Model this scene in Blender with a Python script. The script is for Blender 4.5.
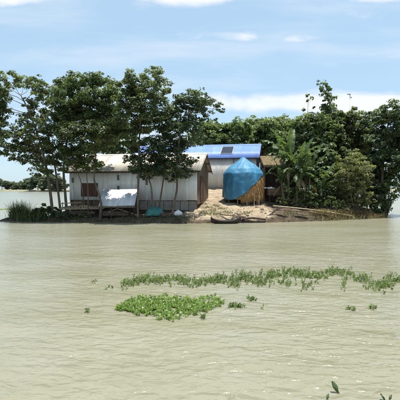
import bpy, bmesh, math, random
import numpy as np
from mathutils import Vector, Matrix

for o in list(bpy.data.objects): bpy.data.objects.remove(o)
scene = bpy.context.scene
COL = scene.collection
R = math.radians

# ------------------------------------------------------------------ camera
CAM_H, F, HOR = 2.6, 420.0, 188.0          # eye height (m), focal length and horizon in photo pixels
cam_d = bpy.data.cameras.new('camera'); cam = bpy.data.objects.new('camera', cam_d); COL.objects.link(cam)
cam_d.sensor_width = 36.0; cam_d.lens = 36.0 * F / 400.0
cam_d.clip_start = 0.1; cam_d.clip_end = 9000
cam.location = (0, 0, CAM_H)
cam.rotation_euler = (R(90) - math.atan((200 - HOR) / F), 0, 0)
scene.camera = cam

# ------------------------------------------------------------------ light
SUN_EL, SUN_AZ = 80.0, 72.0                # high noon sun, a little behind the houses and to the right
sun_d = bpy.data.lights.new('sun', 'SUN'); sun = bpy.data.objects.new('sun', sun_d); COL.objects.link(sun)
sun_d.energy = 5.0; sun_d.angle = R(0.55); sun_d.color = (1.0, 0.965, 0.90)
sdir = Vector((math.sin(R(SUN_AZ)) * math.cos(R(SUN_EL)), math.cos(R(SUN_AZ)) * math.cos(R(SUN_EL)), math.sin(R(SUN_EL))))
sun.rotation_euler = (-sdir).to_track_quat('-Z', 'Y').to_euler()
sun.location = (10, 20, 40)

scene.view_settings.view_transform = 'Standard'
scene.view_settings.look = 'None'
scene.view_settings.gamma = 1.0
scene.view_settings.use_curve_mapping = False
scene.view_settings.exposure = 0.62

world = bpy.data.worlds.new('World'); scene.world = world; world.use_nodes = True
def build_world():
    nt = world.node_tree; nt.nodes.clear(); N = nt.nodes.new; L = nt.links.new
    out = N('ShaderNodeOutputWorld'); bg = N('ShaderNodeBackground'); L(bg.outputs[0], out.inputs[0])
    sky = N('ShaderNodeTexSky'); sky.sky_type = 'NISHITA'; sky.sun_disc = False
    sky.sun_elevation = R(SUN_EL); sky.sun_rotation = R(SUN_AZ); sky.air_density = 1.0; sky.dust_density = 0.6; sky.ozone_density = 1.6
    bg.inputs['Strength'].default_value = 0.10
    def val(v, i):
        if hasattr(v, 'is_linked'): L(v, i)
        else: i.default_value = v
    def m(op, a, b=0.0, c=0.0):
        n = N('ShaderNodeMath'); n.operation = op; val(a, n.inputs[0]); val(b, n.inputs[1]); val(c, n.inputs[2]); return n.outputs[0]
    tc = N('ShaderNodeTexCoord'); sp = N('ShaderNodeSeparateXYZ'); L(tc.outputs['Generated'], sp.inputs[0])
    x, y, z = sp.outputs
    hyp = m('MAXIMUM', m('ABSOLUTE', y), 0.05)
    a = m('DIVIDE', x, hyp); e = m('DIVIDE', z, hyp)
    # broken cloud cover: fair-weather puffs and low streaks, as bands of noise in direction space
    cb = N('ShaderNodeCombineXYZ'); L(m('MULTIPLY', a, 1.0), cb.inputs[0]); L(m('MULTIPLY', e, 2.6), cb.inputs[1]); L(y, cb.inputs[2])
    nz = N('ShaderNodeTexNoise'); nz.inputs['Scale'].default_value = 5.0; nz.inputs['Detail'].default_value = 8.0; nz.inputs['Roughness'].default_value = 0.58; nz.inputs['Distortion'].default_value = 0.25
    L(cb.outputs[0], nz.inputs['Vector'])
    cb2 = N('ShaderNodeCombineXYZ'); L(m('MULTIPLY', a, 0.7), cb2.inputs[0]); L(m('MULTIPLY', e, 4.5), cb2.inputs[1]); L(y, cb2.inputs[2])
    nz2 = N('ShaderNodeTexNoise'); nz2.inputs['Scale'].default_value = 3.0; nz2.inputs['Detail'].default_value = 6.0; nz2.inputs['Roughness'].default_value = 0.55
    L(cb2.outputs[0], nz2.inputs['Vector'])
    bias = None
    puffs = [(20, 0, 52, 9, .42), (195, -2, 52, 10, .44), (375, -4, 40, 9, .44), (298, 41, 30, 7, .34), (247, 38, 20, 5, .14),
             (236, 104, 52, 11, .42), (315, 103, 50, 12, .36), (390, 107, 46, 13, .42), (60, 110, 90, 10, .2), (-90, 60, 60, 9, .3),
             (480, 60, 60, 8, .3), (560, 20, 70, 14, .4), (-160, 10, 80, 16, .4), (120, -70, 90, 22, .35), (330, -100, 100, 26, .35)]
    for px, py, sx, sy, w in puffs:
        a0 = (px - 200) / F; e0 = (HOR - py) / F
        dx = m('MULTIPLY', m('SUBTRACT', a, a0), F / sx); dy = m('MULTIPLY', m('SUBTRACT', e, e0), F / sy)
        g = m('MULTIPLY', m('EXPONENT', m('MULTIPLY', m('ADD', m('MULTIPLY', dx, dx), m('MULTIPLY', dy, dy)), -1.0)), w)
        bias = g if bias is None else m('ADD', bias, g)
    tot = m('ADD', bias, m('SUBTRACT', nz.outputs[0], 0.5))
    mr = N('ShaderNodeMapRange'); mr.interpolation_type = 'SMOOTHSTEP'; L(tot, mr.inputs[0])
    mr.inputs[1].default_value = 0.10; mr.inputs[2].default_value = 0.42; mr.inputs[3].default_value = 0; mr.inputs[4].default_value = 0.9
    mr2 = N('ShaderNodeMapRange'); mr2.interpolation_type = 'SMOOTHSTEP'; L(nz2.outputs[0], mr2.inputs[0])
    mr2.inputs[1].default_value = 0.44; mr2.inputs[2].default_value = 0.75; mr2.inputs[3].default_value = 0; mr2.inputs[4].default_value = 0.35
    mask = m('MAXIMUM', mr.outputs[0], mr2.outputs[0])
    # thin pale veil that makes the blue milky
    veil = N('ShaderNodeMixRGB'); veil.inputs[0].default_value = 0.62; L(sky.outputs[0], veil.inputs[1]); veil.inputs[2].default_value = (3.8, 5.45, 6.8, 1)
    mix = N('ShaderNodeMixRGB'); L(mask, mix.inputs[0]); L(veil.outputs[0], mix.inputs[1]); mix.inputs[2].default_value = (6.6, 6.75, 6.9, 1)
    L(mix.outputs[0], bg.inputs['Color'])
build_world()
cy = scene.cycles; cy.max_bounces = 6; cy.diffuse_bounces = 3; cy.glossy_bounces = 2; cy.transmission_bounces = 3

# ------------------------------------------------------------------ helpers
def at(px, py, Y):
    return Vector(((px - 200) * Y / F, Y, CAM_H - (py - HOR) * Y / F))

def tag(o, label=None, cat=None, group=None, kind=None):
    if label: o['label'] = label
    if cat: o['category'] = cat
    if group: o['group'] = group
    if kind: o['kind'] = kind
    return o

def empty(name, loc, label, cat, group=None, rz=0.0):
    o = bpy.data.objects.new(name, None); COL.objects.link(o); o.location = loc; o.rotation_euler = (0, 0, rz); o.empty_display_size = 0.3
    return tag(o, label, cat, group)

def link(name, me, mat=None, parent=None, loc=None, rot=None):
    o = bpy.data.objects.new(name, me); COL.objects.link(o)
    if mat is not None and len(me.materials) == 0: me.materials.append(mat)
    if parent is not None: o.parent = parent
    if loc is not None: o.location = loc
    if rot is not None: o.rotation_euler = rot
    return o

def mesh_np(name, V, Fc, attrs=None, smooth=False):
    """V (n,3); Fc (m,k) constant face size."""
    me = bpy.data.meshes.new(name); V = np.asarray(V, np.float32); Fc = np.asarray(Fc, np.int32)
    k = Fc.shape[1]; nf = len(Fc)
    me.vertices.add(len(V)); me.vertices.foreach_set('co', V.ravel())
    me.loops.add(nf * k); me.loops.foreach_set('vertex_index', Fc.ravel())
    me.polygons.add(nf); me.polygons.foreach_set('loop_start', np.arange(0, nf * k, k, dtype=np.int32))
    me.polygons.foreach_set('loop_total', np.full(nf, k, np.int32))
    if smooth: me.polygons.foreach_set('use_smooth', np.ones(nf, bool))
    me.update(calc_edges=True)
    for an, av in (attrs or {}).items():
        at_ = me.attributes.new(an, 'FLOAT', 'POINT'); at_.data.foreach_set('value', np.asarray(av, np.float32))
    return me

class MB:
    """collects simple solids into one mesh"""
    def __init__(s): s.v = []; s.f = []
    def box(s, c, d, rot=None, bevel=0):
        M = rot if rot is not None else Matrix.Identity(3); c = Vector(c); n = len(s.v)
        for sz in (-.5, .5):
            for sy in (-.5, .5):
                for sx in (-.5, .5): s.v.append(tuple(c + M @ Vector((sx * d[0], sy * d[1], sz * d[2]))))
        for q in ((0, 2, 3, 1), (4, 5, 7, 6), (0, 1, 5, 4), (2, 6, 7, 3), (0, 4, 6, 2), (1, 3, 7, 5)): s.f.append(tuple(n + i for i in q))
        return s
    def tube(s, pts, rad, k=7, cap=True):
        pts = [Vector(p) for p in pts]; n0 = len(s.v); m = len(pts)
        if not hasattr(rad, '__len__'): rad = [rad] * m
        ref = Vector((0.31, 0.9, 0.2))
        for i, p in enumerate(pts):
            t = (pts[min(i + 1, m - 1)] - pts[max(i - 1, 0)])
            t = t.normalized() if t.length > 1e-9 else Vector((0, 0, 1))
            a = t.cross(ref)
            if a.length < .05: a = t.cross(Vector((1, 0, 0)))
            a.normalize(); b = t.cross(a)
            for j in range(k):
                an = 2 * math.pi * j / k; s.v.append(tuple(p + a * (rad[i] * math.cos(an)) + b * (rad[i] * math.sin(an))))
        for i in range(m - 1):
            for j in range(k):
                s.f.append((n0 + i * k + j, n0 + i * k + (j + 1) % k, n0 + (i + 1) * k + (j + 1) % k, n0 + (i + 1) * k + j))
        if cap:
            s.f.append(tuple(n0 + j for j in range(k))[::-1]); s.f.append(tuple(n0 + (m - 1) * k + j for j in range(k)))
        return s
    def poly(s, pts):
        n = len(s.v); s.v += [tuple(p) for p in pts]; s.f.append(tuple(range(n, n + len(pts)))); return s
    def mesh(s, name, smooth=False):
        me = bpy.data.meshes.new(name); me.from_pydata(s.v, [], s.f); me.update()
        if smooth:
            for p in me.polygons: p.use_smooth = True
        return me
    def build(s, name, mat, parent=None, smooth=False, loc=None, rot=None):
        return link(name, s.mesh(name, smooth), mat, parent, loc, rot)

rng = np.random.default_rng(7)
random.seed(11)
_perm = np.random.default_rng(3).random((256, 256))
def vnoise(x, y, sc):
    x = np.asarray(x) * sc + 1000.3; y = np.asarray(y) * sc + 1000.7
    xi = np.floor(x).astype(int); yi = np.floor(y).astype(int); fx = x - xi; fy = y - yi
    fx = fx * fx * (3 - 2 * fx); fy = fy * fy * (3 - 2 * fy)
    g = lambda i, j: _perm[i % 256, j % 256]
    return (g(xi, yi) * (1 - fx) + g(xi + 1, yi) * fx) * (1 - fy) + (g(xi, yi + 1) * (1 - fx) + g(xi + 1, yi + 1) * fx) * fy - 0.5

# ------------------------------------------------------------------ materials
def mat_new(name):
    m = bpy.data.materials.new(name); m.use_nodes = True; nt = m.node_tree; nt.nodes.clear()
    out = nt.nodes.new('ShaderNodeOutputMaterial'); b = nt.nodes.new('ShaderNodeBsdfPrincipled'); nt.links.new(b.outputs[0], out.inputs[0])
    return m, nt, b, out

def surf(name, c1, c2, scale=3.0, rough=0.8, stretch=(1, 1, 1), detail=6, lo=.35, hi=.68, bump=0.0, bscale=None, spec=0.3, c3=None, s3=1.0, rand=0.0, metallic=0.0, coord='Object', t3=(.55, .72)):
    """two-tone noisy surface, optional third tone (rust, dirt) in patches and per-object value jitter"""
    m, nt, b, out = mat_new(name); N = nt.nodes.new; L = nt.links.new
    tc = N('ShaderNodeTexCoord'); mp = N('ShaderNodeMapping'); mp.inputs['Scale'].default_value = stretch; L(tc.outputs[coord], mp.inputs[0])
    oi = N('ShaderNodeObjectInfo'); ad = N('ShaderNodeVectorMath'); ad.operation = 'MULTIPLY_ADD'
    cv = N('ShaderNodeCombineXYZ'); L(oi.outputs['Random'], cv.inputs[0]); L(oi.outputs['Random'], cv.inputs[1])
    L(cv.outputs[0], ad.inputs[0]); ad.inputs[1].default_value = (17, 31, 0); L(mp.outputs[0], ad.inputs[2])
    nz = N('ShaderNodeTexNoise'); nz.inputs['Scale'].default_value = scale; nz.inputs['Detail'].default_value = detail; nz.inputs['Roughness'].default_value = .6; L(ad.outputs[0], nz.inputs['Vector'])
    mr = N('ShaderNodeMapRange'); L(nz.outputs[0], mr.inputs[0]); mr.inputs[1].default_value = lo; mr.inputs[2].default_value = hi
    mx = N('ShaderNodeMixRGB'); L(mr.outputs[0], mx.inputs[0]); mx.inputs[1].default_value = (*c1, 1); mx.inputs[2].default_value = (*c2, 1)
    last = mx.outputs[0]
    if c3:
        n3 = N('ShaderNodeTexNoise'); n3.inputs['Scale'].default_value = s3; n3.inputs['Detail'].default_value = 7; n3.inputs['Roughness'].default_value = .65; L(ad.outputs[0], n3.inputs['Vector'])
        r3 = N('ShaderNodeMapRange'); L(n3.outputs[0], r3.inputs[0]); r3.inputs[1].default_value = t3[0]; r3.inputs[2].default_value = t3[1]
        x3 = N('ShaderNodeMixRGB'); L(r3.outputs[0], x3.inputs[0]); L(last, x3.inputs[1]); x3.inputs[2].default_value = (*c3, 1); last = x3.outputs[0]
    if rand:
        hs = N('ShaderNodeHueSaturation'); r = N('ShaderNodeMapRange'); L(oi.outputs['Random'], r.inputs[0]); r.inputs[3].default_value = 1 - rand; r.inputs[4].default_value = 1 + rand
        L(r.outputs[0], hs.inputs['Value']); L(last, hs.inputs['Color']); last = hs.outputs[0]
    L(last, b.inputs['Base Color']); b.inputs['Roughness'].default_value = rough; b.inputs['Specular IOR Level'].default_value = spec; b.inputs['Metallic'].default_value = metallic
    if bump:
        nb = N('ShaderNodeTexNoise'); nb.inputs['Scale'].default_value = bscale or scale * 3; nb.inputs['Detail'].default_value = 5; L(ad.outputs[0], nb.inputs['Vector'])
        bp = N('ShaderNodeBump'); bp.inputs['Strength'].default_value = 0.7; bp.inputs['Distance'].default_value = bump; L(nb.outputs[0], bp.inputs['Height']); L(bp.outputs[0], b.inputs['Normal'])
    return m

def leafmat(name, c1, c2, c3=None, transl=0.47, rough=0.42, spec=0.35):
    m, nt, b, out = mat_new(name); N = nt.nodes.new; L = nt.links.new
    a = N('ShaderNodeAttribute'); a.attribute_name = 'tint'
    cr = N('ShaderNodeValToRGB'); L(a.outputs['Fac'], cr.inputs[0]); e = cr.color_ramp.elements
    e[0].color = (*c1, 1); e[1].color = (*c2, 1); e[1].position = .85 if c3 else 1.0
    if c3: k = e.new(1.0); k.color = (*c3, 1)
    L(cr.outputs[0], b.inputs['Base Color']); b.inputs['Roughness'].default_value = rough; b.inputs['Specular IOR Level'].default_value = spec
    t = N('ShaderNodeBsdfTranslucent'); br = N('ShaderNodeMixRGB'); br.blend_type = 'MULTIPLY'; br.inputs[0].default_value = 1; L(cr.outputs[0], br.inputs[1]); br.inputs[2].default_value = (1.25, 1.35, .6, 1)
    L(br.outputs[0], t.inputs[0]); ms = N('ShaderNodeMixShader'); ms.inputs[0].default_value = transl
    L(b.outputs[0], ms.inputs[1]); L(t.outputs[0], ms.inputs[2]); L(ms.outputs[0], out.inputs[0])
    return m

M = {}
M['bark'] = surf('bark', (.085, .062, .045), (.19, .15, .115), 6, .9, (1, 1, .25), bump=.02)
M['bark_pale'] = surf('bark_pale', (.16, .13, .10), (.30, .26, .21), 6, .9, (1, 1, .25), bump=.02)
M['leaf_dark'] = leafmat('leaf_dark', (.056, .076, .034), (.175, .210, .088), (.31, .33, .17))
M['leaf_mid'] = leafmat('leaf_mid', (.050, .078, .032), (.160, .200, .085), (.28, .30, .14))
M['leaf_olive'] = leafmat('leaf_olive', (.12, .13, .06), (.27, .28, .13), (.36, .33, .18))
M['leaf_deep'] = leafmat('leaf_deep', (.040, .060, .036), (.125, .160, .080), (.23, .26, .13))
M['leaf_fresh'] = leafmat('leaf_fresh', (.080, .120, .042), (.21, .26, .105), (.30, .34, .16))
M['leaf_far_hazed'] = leafmat('leaf_far_hazed', (.10, .13, .09), (.19, .22, .15))  # paler, greyer far foliage: distance haze put into the leaf colour
M['banana'] = leafmat('banana', (.055, .095, .040), (.15, .20, .085), transl=.4, rough=.5, spec=.35)
M['hyacinth'] = leafmat('hyacinth', (.09, .15, .035), (.27, .37, .10), (.44, .50, .22), transl=.3, rough=.35, spec=.5)
M['row_plant'] = leafmat('row_plant', (.065, .095, .034), (.21, .27, .095), (.34, .36, .17), transl=.3, rough=.45, spec=.4)
M['grass'] = leafmat('grass', (.055, .075, .035), (.15, .17, .085), (.28, .25, .14))
M['dry'] = leafmat('dry', (.13, .10, .05), (.28, .22, .12), (.36, .29, .17), transl=.2, rough=.8, spec=.1)
M['tin'] = surf('tin', (.70, .69, .68), (.86, .85, .84), 2.2, .55, (1.6, .14, 1), c3=(.30, .22, .16), s3=2.0, rand=.13, spec=.4, t3=(.56, .80))
M['tin_cream'] = surf('tin_cream', (.68, .65, .60), (.82, .79, .74), 1.6, .7, (1.6, .15, 1), c3=(.45, .38, .30), s3=1.5, rand=.06, spec=.25, t3=(.6, .85))
M['tin_roof'] = surf('tin_roof', (.38, .35, .30), (.56, .52, .45), 2.0, .6, (1.6, .16, 1), c3=(.22, .14, .09), s3=1.6, rand=.17, spec=.35, t3=(.54, .76))
M['tin_bright'] = surf('tin_bright', (.52, .53, .56), (.72, .72, .74), 2.0, .45, (1.6, .15, 1), rand=.12, spec=.45, c3=(.33, .27, .22), s3=1.7, t3=(.58, .8))
M['tin_blue'] = surf('tin_blue', (.13, .22, .52), (.17, .27, .60), 1.2, .38, (1, .3, 1), rand=.09, spec=.5, c3=(.28, .34, .52), s3=1.0, t3=(.6, .8))
M['timber'] = surf('timber', (.10, .065, .042), (.21, .145, .095), 5, .85, (1, 1, .2), rand=.2, bump=.006)
M['timber_dark'] = surf('timber_dark', (.045, .030, .024), (.10, .068, .050), 5, .85, (1, 1, .2), rand=.2, bump=.006)
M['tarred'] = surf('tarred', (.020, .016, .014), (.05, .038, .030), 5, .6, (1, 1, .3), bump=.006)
M['bamboo'] = surf('bamboo', (.24, .19, .12), (.40, .33, .22), 5, .7, (1, 1, .3), rand=.2)
M['shutter'] = surf('shutter', (.085, .042, .032), (.16, .082, .058), 6, .8, (1, 1, .2))
M['mat_wall'] = surf('mat_wall', (.22, .19, .16), (.34, .30, .26), 8, .9, (1, 1, 1), rand=.15, bump=.01)
M['thatch'] = surf('thatch', (.17, .15, .06), (.32, .28, .12), 14, .95, (1, .25, 1), bump=.03)
M['tarp'] = surf('tarp', (.035, .16, .29), (.055, .22, .36), 1.6, .55, bump=.05, bscale=3.5, spec=.35, c3=(.075, .25, .37), s3=1.6, detail=9, t3=(.48, .75))
M['teal'] = surf('teal', (.025, .12, .115), (.05, .20, .18), 3, .6, bump=.01)
M['straw'] = leafmat('straw', (.26, .14, .05), (.46, .28, .12), (.56, .38, .19), transl=.15, rough=.8, spec=.1)
M['straw_core'] = surf('straw_core', (.22, .13, .055), (.42, .29, .13), 14, .95, (1, 1, .2), bump=.03)
M['white_cloth'] = surf('white_cloth', (.62, .60, .56), (.78, .77, .74), 4, .8, bump=.01)
M['solar'] = surf('solar', (.012, .014, .022), (.02, .023, .035), 5, .18, spec=.6)
M['steel'] = surf('steel', (.38, .39, .40), (.5, .5, .5), 4, .4, metallic=.6)
M['earth_dark'] = surf('earth_dark', (.07, .05, .036), (.14, .105, .075), 3, .95, bump=.03)
M['clod'] = surf('clod', (.20, .155, .105), (.32, .26, .185), 5, .95, rand=.2, bump=.02)

def ground_material():
    m, nt, b, out = mat_new('island_soil'); N = nt.nodes.new; L = nt.links.new
    tc = N('ShaderNodeTexCoord')
    def nz(s, d=7):
        n = N('ShaderNodeTexNoise'); n.inputs['Scale'].default_value = s; n.inputs['Detail'].default_value = d; n.inputs['Roughness'].default_value = .62; L(tc.outputs['Object'], n.inputs['Vector']); return n.outputs[0]
    def ramp(f, c1, c2, lo=.35, hi=.65):
        r = N('ShaderNodeMapRange'); L(f, r.inputs[0]); r.inputs[1].default_value = lo; r.inputs[2].default_value = hi
        x = N('ShaderNodeMixRGB'); L(r.outputs[0], x.inputs[0])
        for i, c in ((1, c1), (2, c2)):
            if isinstance(c, tuple): x.inputs[i].default_value = (*c, 1)
            else: L(c, x.inputs[i])
        return x.outputs[0]
    sand = ramp(nz(1.4), (.22, .165, .105), (.37, .30, .21))
    sand = ramp(nz(.9, 9), sand, (.13, .10, .07), .56, .70)
    soil = ramp(nz(2.3), (.050, .036, .026), (.12, .088, .058))
    at_ = N('ShaderNodeAttribute'); at_.attribute_name = 'bare'
    mx = N('ShaderNodeMath'); mx.operation = 'ADD'; L(at_.outputs['Fac'], mx.inputs[0])
    ns = N('ShaderNodeMath'); ns.operation = 'MULTIPLY_ADD'; L(nz(1.8), ns.inputs[0]); ns.inputs[1].default_value = .9; ns.inputs[2].default_value = -.45; L(ns.outputs[0], mx.inputs[1])
    col = ramp(mx.outputs[0], soil, sand, .4, .6)
    L(col, b.inputs['Base Color']); b.inputs['Roughness'].default_value = .95; b.inputs['Specular IOR Level'].default_value = .15
    bp = N('ShaderNodeBump'); bp.inputs['Distance'].default_value = .06; bp.inputs['Strength'].default_value = .8; L(nz(5.0, 9), bp.inputs['Height']); L(bp.outputs[0], b.inputs['Normal'])
    return m
M['ground'] = ground_material()

def water_material():
    m, nt, b, out = mat_new('muddy_water'); N = nt.nodes.new; L = nt.links.new
    tc = N('ShaderNodeTexCoord')
    def noise(scale, stretch, rot, detail=3, rough=.5, dist=0.0):
        mp = N('ShaderNodeMapping'); mp.inputs['Rotation'].default_value = (0, 0, R(rot)); L(tc.outputs['Object'], mp.inputs[0])
        m2 = N('ShaderNodeMapping'); m2.inputs['Scale'].default_value = (1 / stretch, 1, 1); L(mp.outputs[0], m2.inputs[0])
        n = N('ShaderNodeTexNoise'); n.inputs['Scale'].default_value = scale; n.inputs['Detail'].default_value = detail; n.inputs['Roughness'].default_value = rough; n.inputs['Distortion'].default_value = dist
        L(m2.outputs[0], n.inputs['Vector']); return n.outputs[0]
    big = noise(.30, 2.6, 8, 7, .68, .6)
    mr = N('ShaderNodeMapRange'); L(big, mr.inputs[0]); mr.inputs[1].default_value = .35; mr.inputs[2].default_value = .65
    mx = N('ShaderNodeMixRGB'); L(mr.outputs[0], mx.inputs[0]); mx.inputs[1].default_value = (.194, .184, .113, 1); mx.inputs[2].default_value = (.250, .242, .180, 1)
    L(mx.outputs[0], b.inputs['Base Color'])
    b.inputs['Roughness'].default_value = .17; b.inputs['IOR'].default_value = 1.333; b.inputs['Specular IOR Level'].default_value = .5
    n1 = noise(5.2, 1.9, 7, 3, .45, .7); n2 = noise(11, 1.7, -14, 2, .5, .3); n3 = noise(1.5, 2.2, 16, 3, .5, .4)
    def bump(h, dist, prev=None):
        bp = N('ShaderNodeBump'); bp.inputs['Strength'].default_value = 1.0; bp.inputs['Distance'].default_value = dist; L(h, bp.inputs['Height'])
        if prev: L(prev, bp.inputs['Normal'])
        return bp.outputs[0]
    nrm = bump(n3, .105); nrm = bump(n1, .07, nrm); nrm = bump(n2, .012, nrm)
    L(nrm, b.inputs['Normal'])
    return m
M['water'] = water_material()
M['far_sand'] = surf('far_sand', (.16, .17, .09), (.30, .26, .18), .05, .95, coord='Object')
M['far_grass'] = surf('far_grass', (.10, .13, .05), (.18, .20, .09), .3, .95, coord='Object')

# ------------------------------------------------------------------ setting: water, island, far banks
w = MB(); w.poly([(-4000, -60, 0), (4000, -60, 0), (4000, 6000, 0), (-4000, 6000, 0)])
tag(w.build('water', M['water']), kind='structure', label='muddy pale olive flood water with small ripples')

YF_X = [-40, -15.4, -12, -6, 0, 5, 10, 15, 17.4, 18.6]
YF_Y = [36, 32.9, 32.1, 31.3, 30.9, 31.5, 33.4, 36.4, 40, 46]
def shore(x): return np.interp(x, YF_X, YF_Y)
def gheight(x, y):
    x = np.asarray(x, float); y = np.asarray(y, float)
    wob = vnoise(x, y, .5) * .7 + vnoise(x, y, 1.7) * .3
    d = y - shore(x) + wob * .6
    slope = np.interp(x, [-12, -5, -1.5, .5, 7, 9.5, 13], [.05, .07, .13, .165, .165, .11, .10])
    cap = np.interp(x, [-16, -12.5, -11, -1, 7, 11, 16], [.35, .4, 1.1, 2.5, 2.5, 1.5, 1.1])
    step = np.interp(x, [-12, -1, 1, 7, 12], [.24, .30, .48, .46, .34])
    h = np.minimum(step * np.clip(d / .45, -3, 1) + slope * np.maximum(d - .3, 0), cap)
    back = np.interp(x, [-15.5, -12.6, -11, 16], [34.2, 35.2, 56, 58]) + wob
    h = np.minimum(h, (back - y) * .35)
    h = np.minimum(h, (x + 15.6 + wob) * .4)
    h = np.minimum(h, (18.0 + wob - x) * .5)
    h = h + np.where(h > .05, vnoise(x, y, .9) * .16 + vnoise(x, y, 2.6) * .14 + vnoise(x, y, 6) * .05, 0)
    return np.clip(h, -.6, 9)
def gz(x, y): return float(gheight(np.array([x]), np.array([y]))[0])

def grid_surface(name, x0, x1, y0, y1, st, mat):
    xs = np.arange(x0, x1, st); ys = np.arange(y0, y1, st); X, Y = np.meshgrid(xs, ys); Z = gheight(X, Y)
    V = np.stack([X.ravel(), Y.ravel(), Z.ravel()], 1); nx = len(xs); ny = len(ys)
    i = np.arange((ny - 1) * nx).reshape(ny - 1, nx)[:, :-1].ravel()
    Fc = np.stack([i, i + 1, i + nx + 1, i + nx], 1)
    zf = Z.ravel()[Fc].max(1); Fc = Fc[zf > -.25]
    bare = np.interp(V[:, 0], [-2.2, -.4, 4.9, 6.6], [0, 1, 1, 0]) * np.interp(V[:, 2], [.10, .50], [.25, 1]) * np.interp(V[:, 1], [44, 47], [1, 0])
    bare = np.maximum(bare, .22 * np.interp(V[:, 0], [7, 9], [0, 1]))
    return link(name, mesh_np(name, V, Fc, {'bare': bare}, True), mat)
tag(grid_surface('island_ground', -17, 19.5, 29.5, 60, .14, M['ground']), kind='structure', label='island mound of dark soil with a bare sandy slope')

def bank(name, pts, mat, label, z=.5):
    # low bank: flat top, sloping edge down into the water
    c = sum((Vector((p[0], p[1], 0)) for p in pts), Vector()) / len(pts)
    bmv = []; n = len(pts); mb = MB()
    top = [Vector((p[0], p[1], z)) for p in pts]; low = [Vector((p[0] + (p[0] - c.x) * .03, p[1] - 3 * z if p[1] < c.y else p[1] + 3, -.4)) for p in pts]
    mb.poly(top)
    for i in range(n): mb.poly([low[i], low[(i + 1) % n], top[(i + 1) % n], top[i]])
    return tag(mb.build(name, mat), kind='structure', label=label)
bank('far_bank', [(-900, 380), (-300, 372), (-190, 350), (-150, 330), (-100, 300), (-20, 285), (120, 300), (300, 330), (900, 380), (900, 900), (-900, 900)], M['far_sand'], 'distant tan sand bank across the water', 1.0)
bank('grass_bank', [(-60, 50), (-32, 49.6), (-23.6, 50.1), (-22.6, 50.7), (-24, 51.4), (-34, 52.5), (-60, 53.5)], M['far_grass'], 'thin low grassy strip in the water at the left edge', .10)

# ------------------------------------------------------------------ foliage machinery
def leaves_mesh(name, C, Nrm, length, width, fold=.22, seed=0, droop=.25, tint=None):
    """one folded, pointed leaf (two triangles) per centre"""
    r = np.random.default_rng(seed); n = len(C)
    Nrm = Nrm / np.maximum(np.linalg.norm(Nrm, axis=1, keepdims=True), 1e-6)
    T = r.normal(size=(n, 3)); T[:, 2] -= droop; T -= (T * Nrm).sum(1, keepdims=True) * Nrm; T /= np.maximum(np.linalg.norm(T, axis=1, keepdims=True), 1e-6)
    B = np.cross(Nrm, T); s = r.uniform(.45, 1.45, (n, 1)); l = length * s; wd = width * s * r.uniform(.8, 1.2, (n, 1))
    base = C - T * l * .5; tip = C + T * l * .5 - Nrm * l * .10
    mid = C - T * l * .05
    a = mid + B * wd * .5 + Nrm * wd * fold; b = mid - B * wd * .5 + Nrm * wd * fold
    V = np.stack([base, a, tip, b], 1).reshape(-1, 3); i = np.arange(n) * 4
    Fc = np.concatenate([np.stack([i, i + 1, i + 2], 1), np.stack([i, i + 2, i + 3], 1)])
    tn = r.random(n) if tint is None else np.clip(tint + r.normal(0, .16, n), 0, 1)
    return mesh_np(name, V, Fc, {'tint': np.repeat(tn, 4)})

def clump_leaves(clumps, dens, leaf, seed, sub=.42, up=.7, shell=.55):
    """leaf positions and normals for ellipsoid clumps made of many small sprays"""
    r = np.random.default_rng(seed); Cs = []; Ns = []; Ts = []
    for c, rad in clumps:
        c = np.array(c); rad = np.array(rad); vol = float(np.prod(rad)) ** (1 / 3)
        ns = max(9, int(21 * (vol / .7) ** 1.25))
        d = r.normal(size=(ns, 3)); d /= np.linalg.norm(d, axis=1, keepdims=True); d[:, 2] = d[:, 2] * .9 + .12
        q = c + d * rad * np.where(r.random((ns, 1)) < .16, r.uniform(1.1, 1.45, (ns, 1)), r.uniform(shell, 1.08, (ns, 1)) ** .8)
        sr = sub * vol * r.uniform(.55, 1.15, ns)
        for k in range(ns):
            n = int(dens * (sr[k] / leaf) ** 2 * 15.0) + 6
            e = r.normal(size=(n, 3)); e /= np.linalg.norm(e, axis=1, keepdims=True)
            p = q[k] + e * sr[k] * np.array([1.15, 1.15, .62]) * r.uniform(.25, 1.0, (n, 1)) ** .5
            nn = e * .55 + d[k] * .35 + np.array([0, 0, up]) + r.normal(0, .38, (n, 3))
            Cs.append(p); Ns.append(nn); Ts.append(np.full(n, r.uniform(.05, .85)))
    return np.concatenate(Cs), np.concatenate(Ns), np.concatenate(Ts)

def curve(p0, p1, bow, n=6, seed=0):
    p0 = Vector(p0); p1 = Vector(p1); out = []
    rr = random.Random(seed)
    for i in range(n):
        t = i / (n - 1); p = p0.lerp(p1, t) + Vector(bow) * math.sin(math.pi * t)
        if 0 < i < n - 1: p += Vector((rr.uniform(-1, 1), rr.uniform(-1, 1), rr.uniform(-1, 1))) * (p1 - p0).length * .025
        out.append(p)
    return out

def smooth_path(pts, n=4):
    pts = [Vector(p) for p in pts]; out = []
    for i in range(len(pts) - 1):
        p0 = pts[max(i - 1, 0)]; p1 = pts[i]; p2 = pts[i + 1]; p3 = pts[min(i + 2, len(pts) - 1)]
        for k in range(n):
            t = k / n; out.append(.5 * ((2 * p1) + (p2 - p0) * t + (2 * p0 - 5 * p1 + 4 * p2 - p3) * t * t + (-p0 + 3 * p1 - 3 * p2 + p3) * t ** 3))
    out.append(pts[-1]); return out

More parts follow.
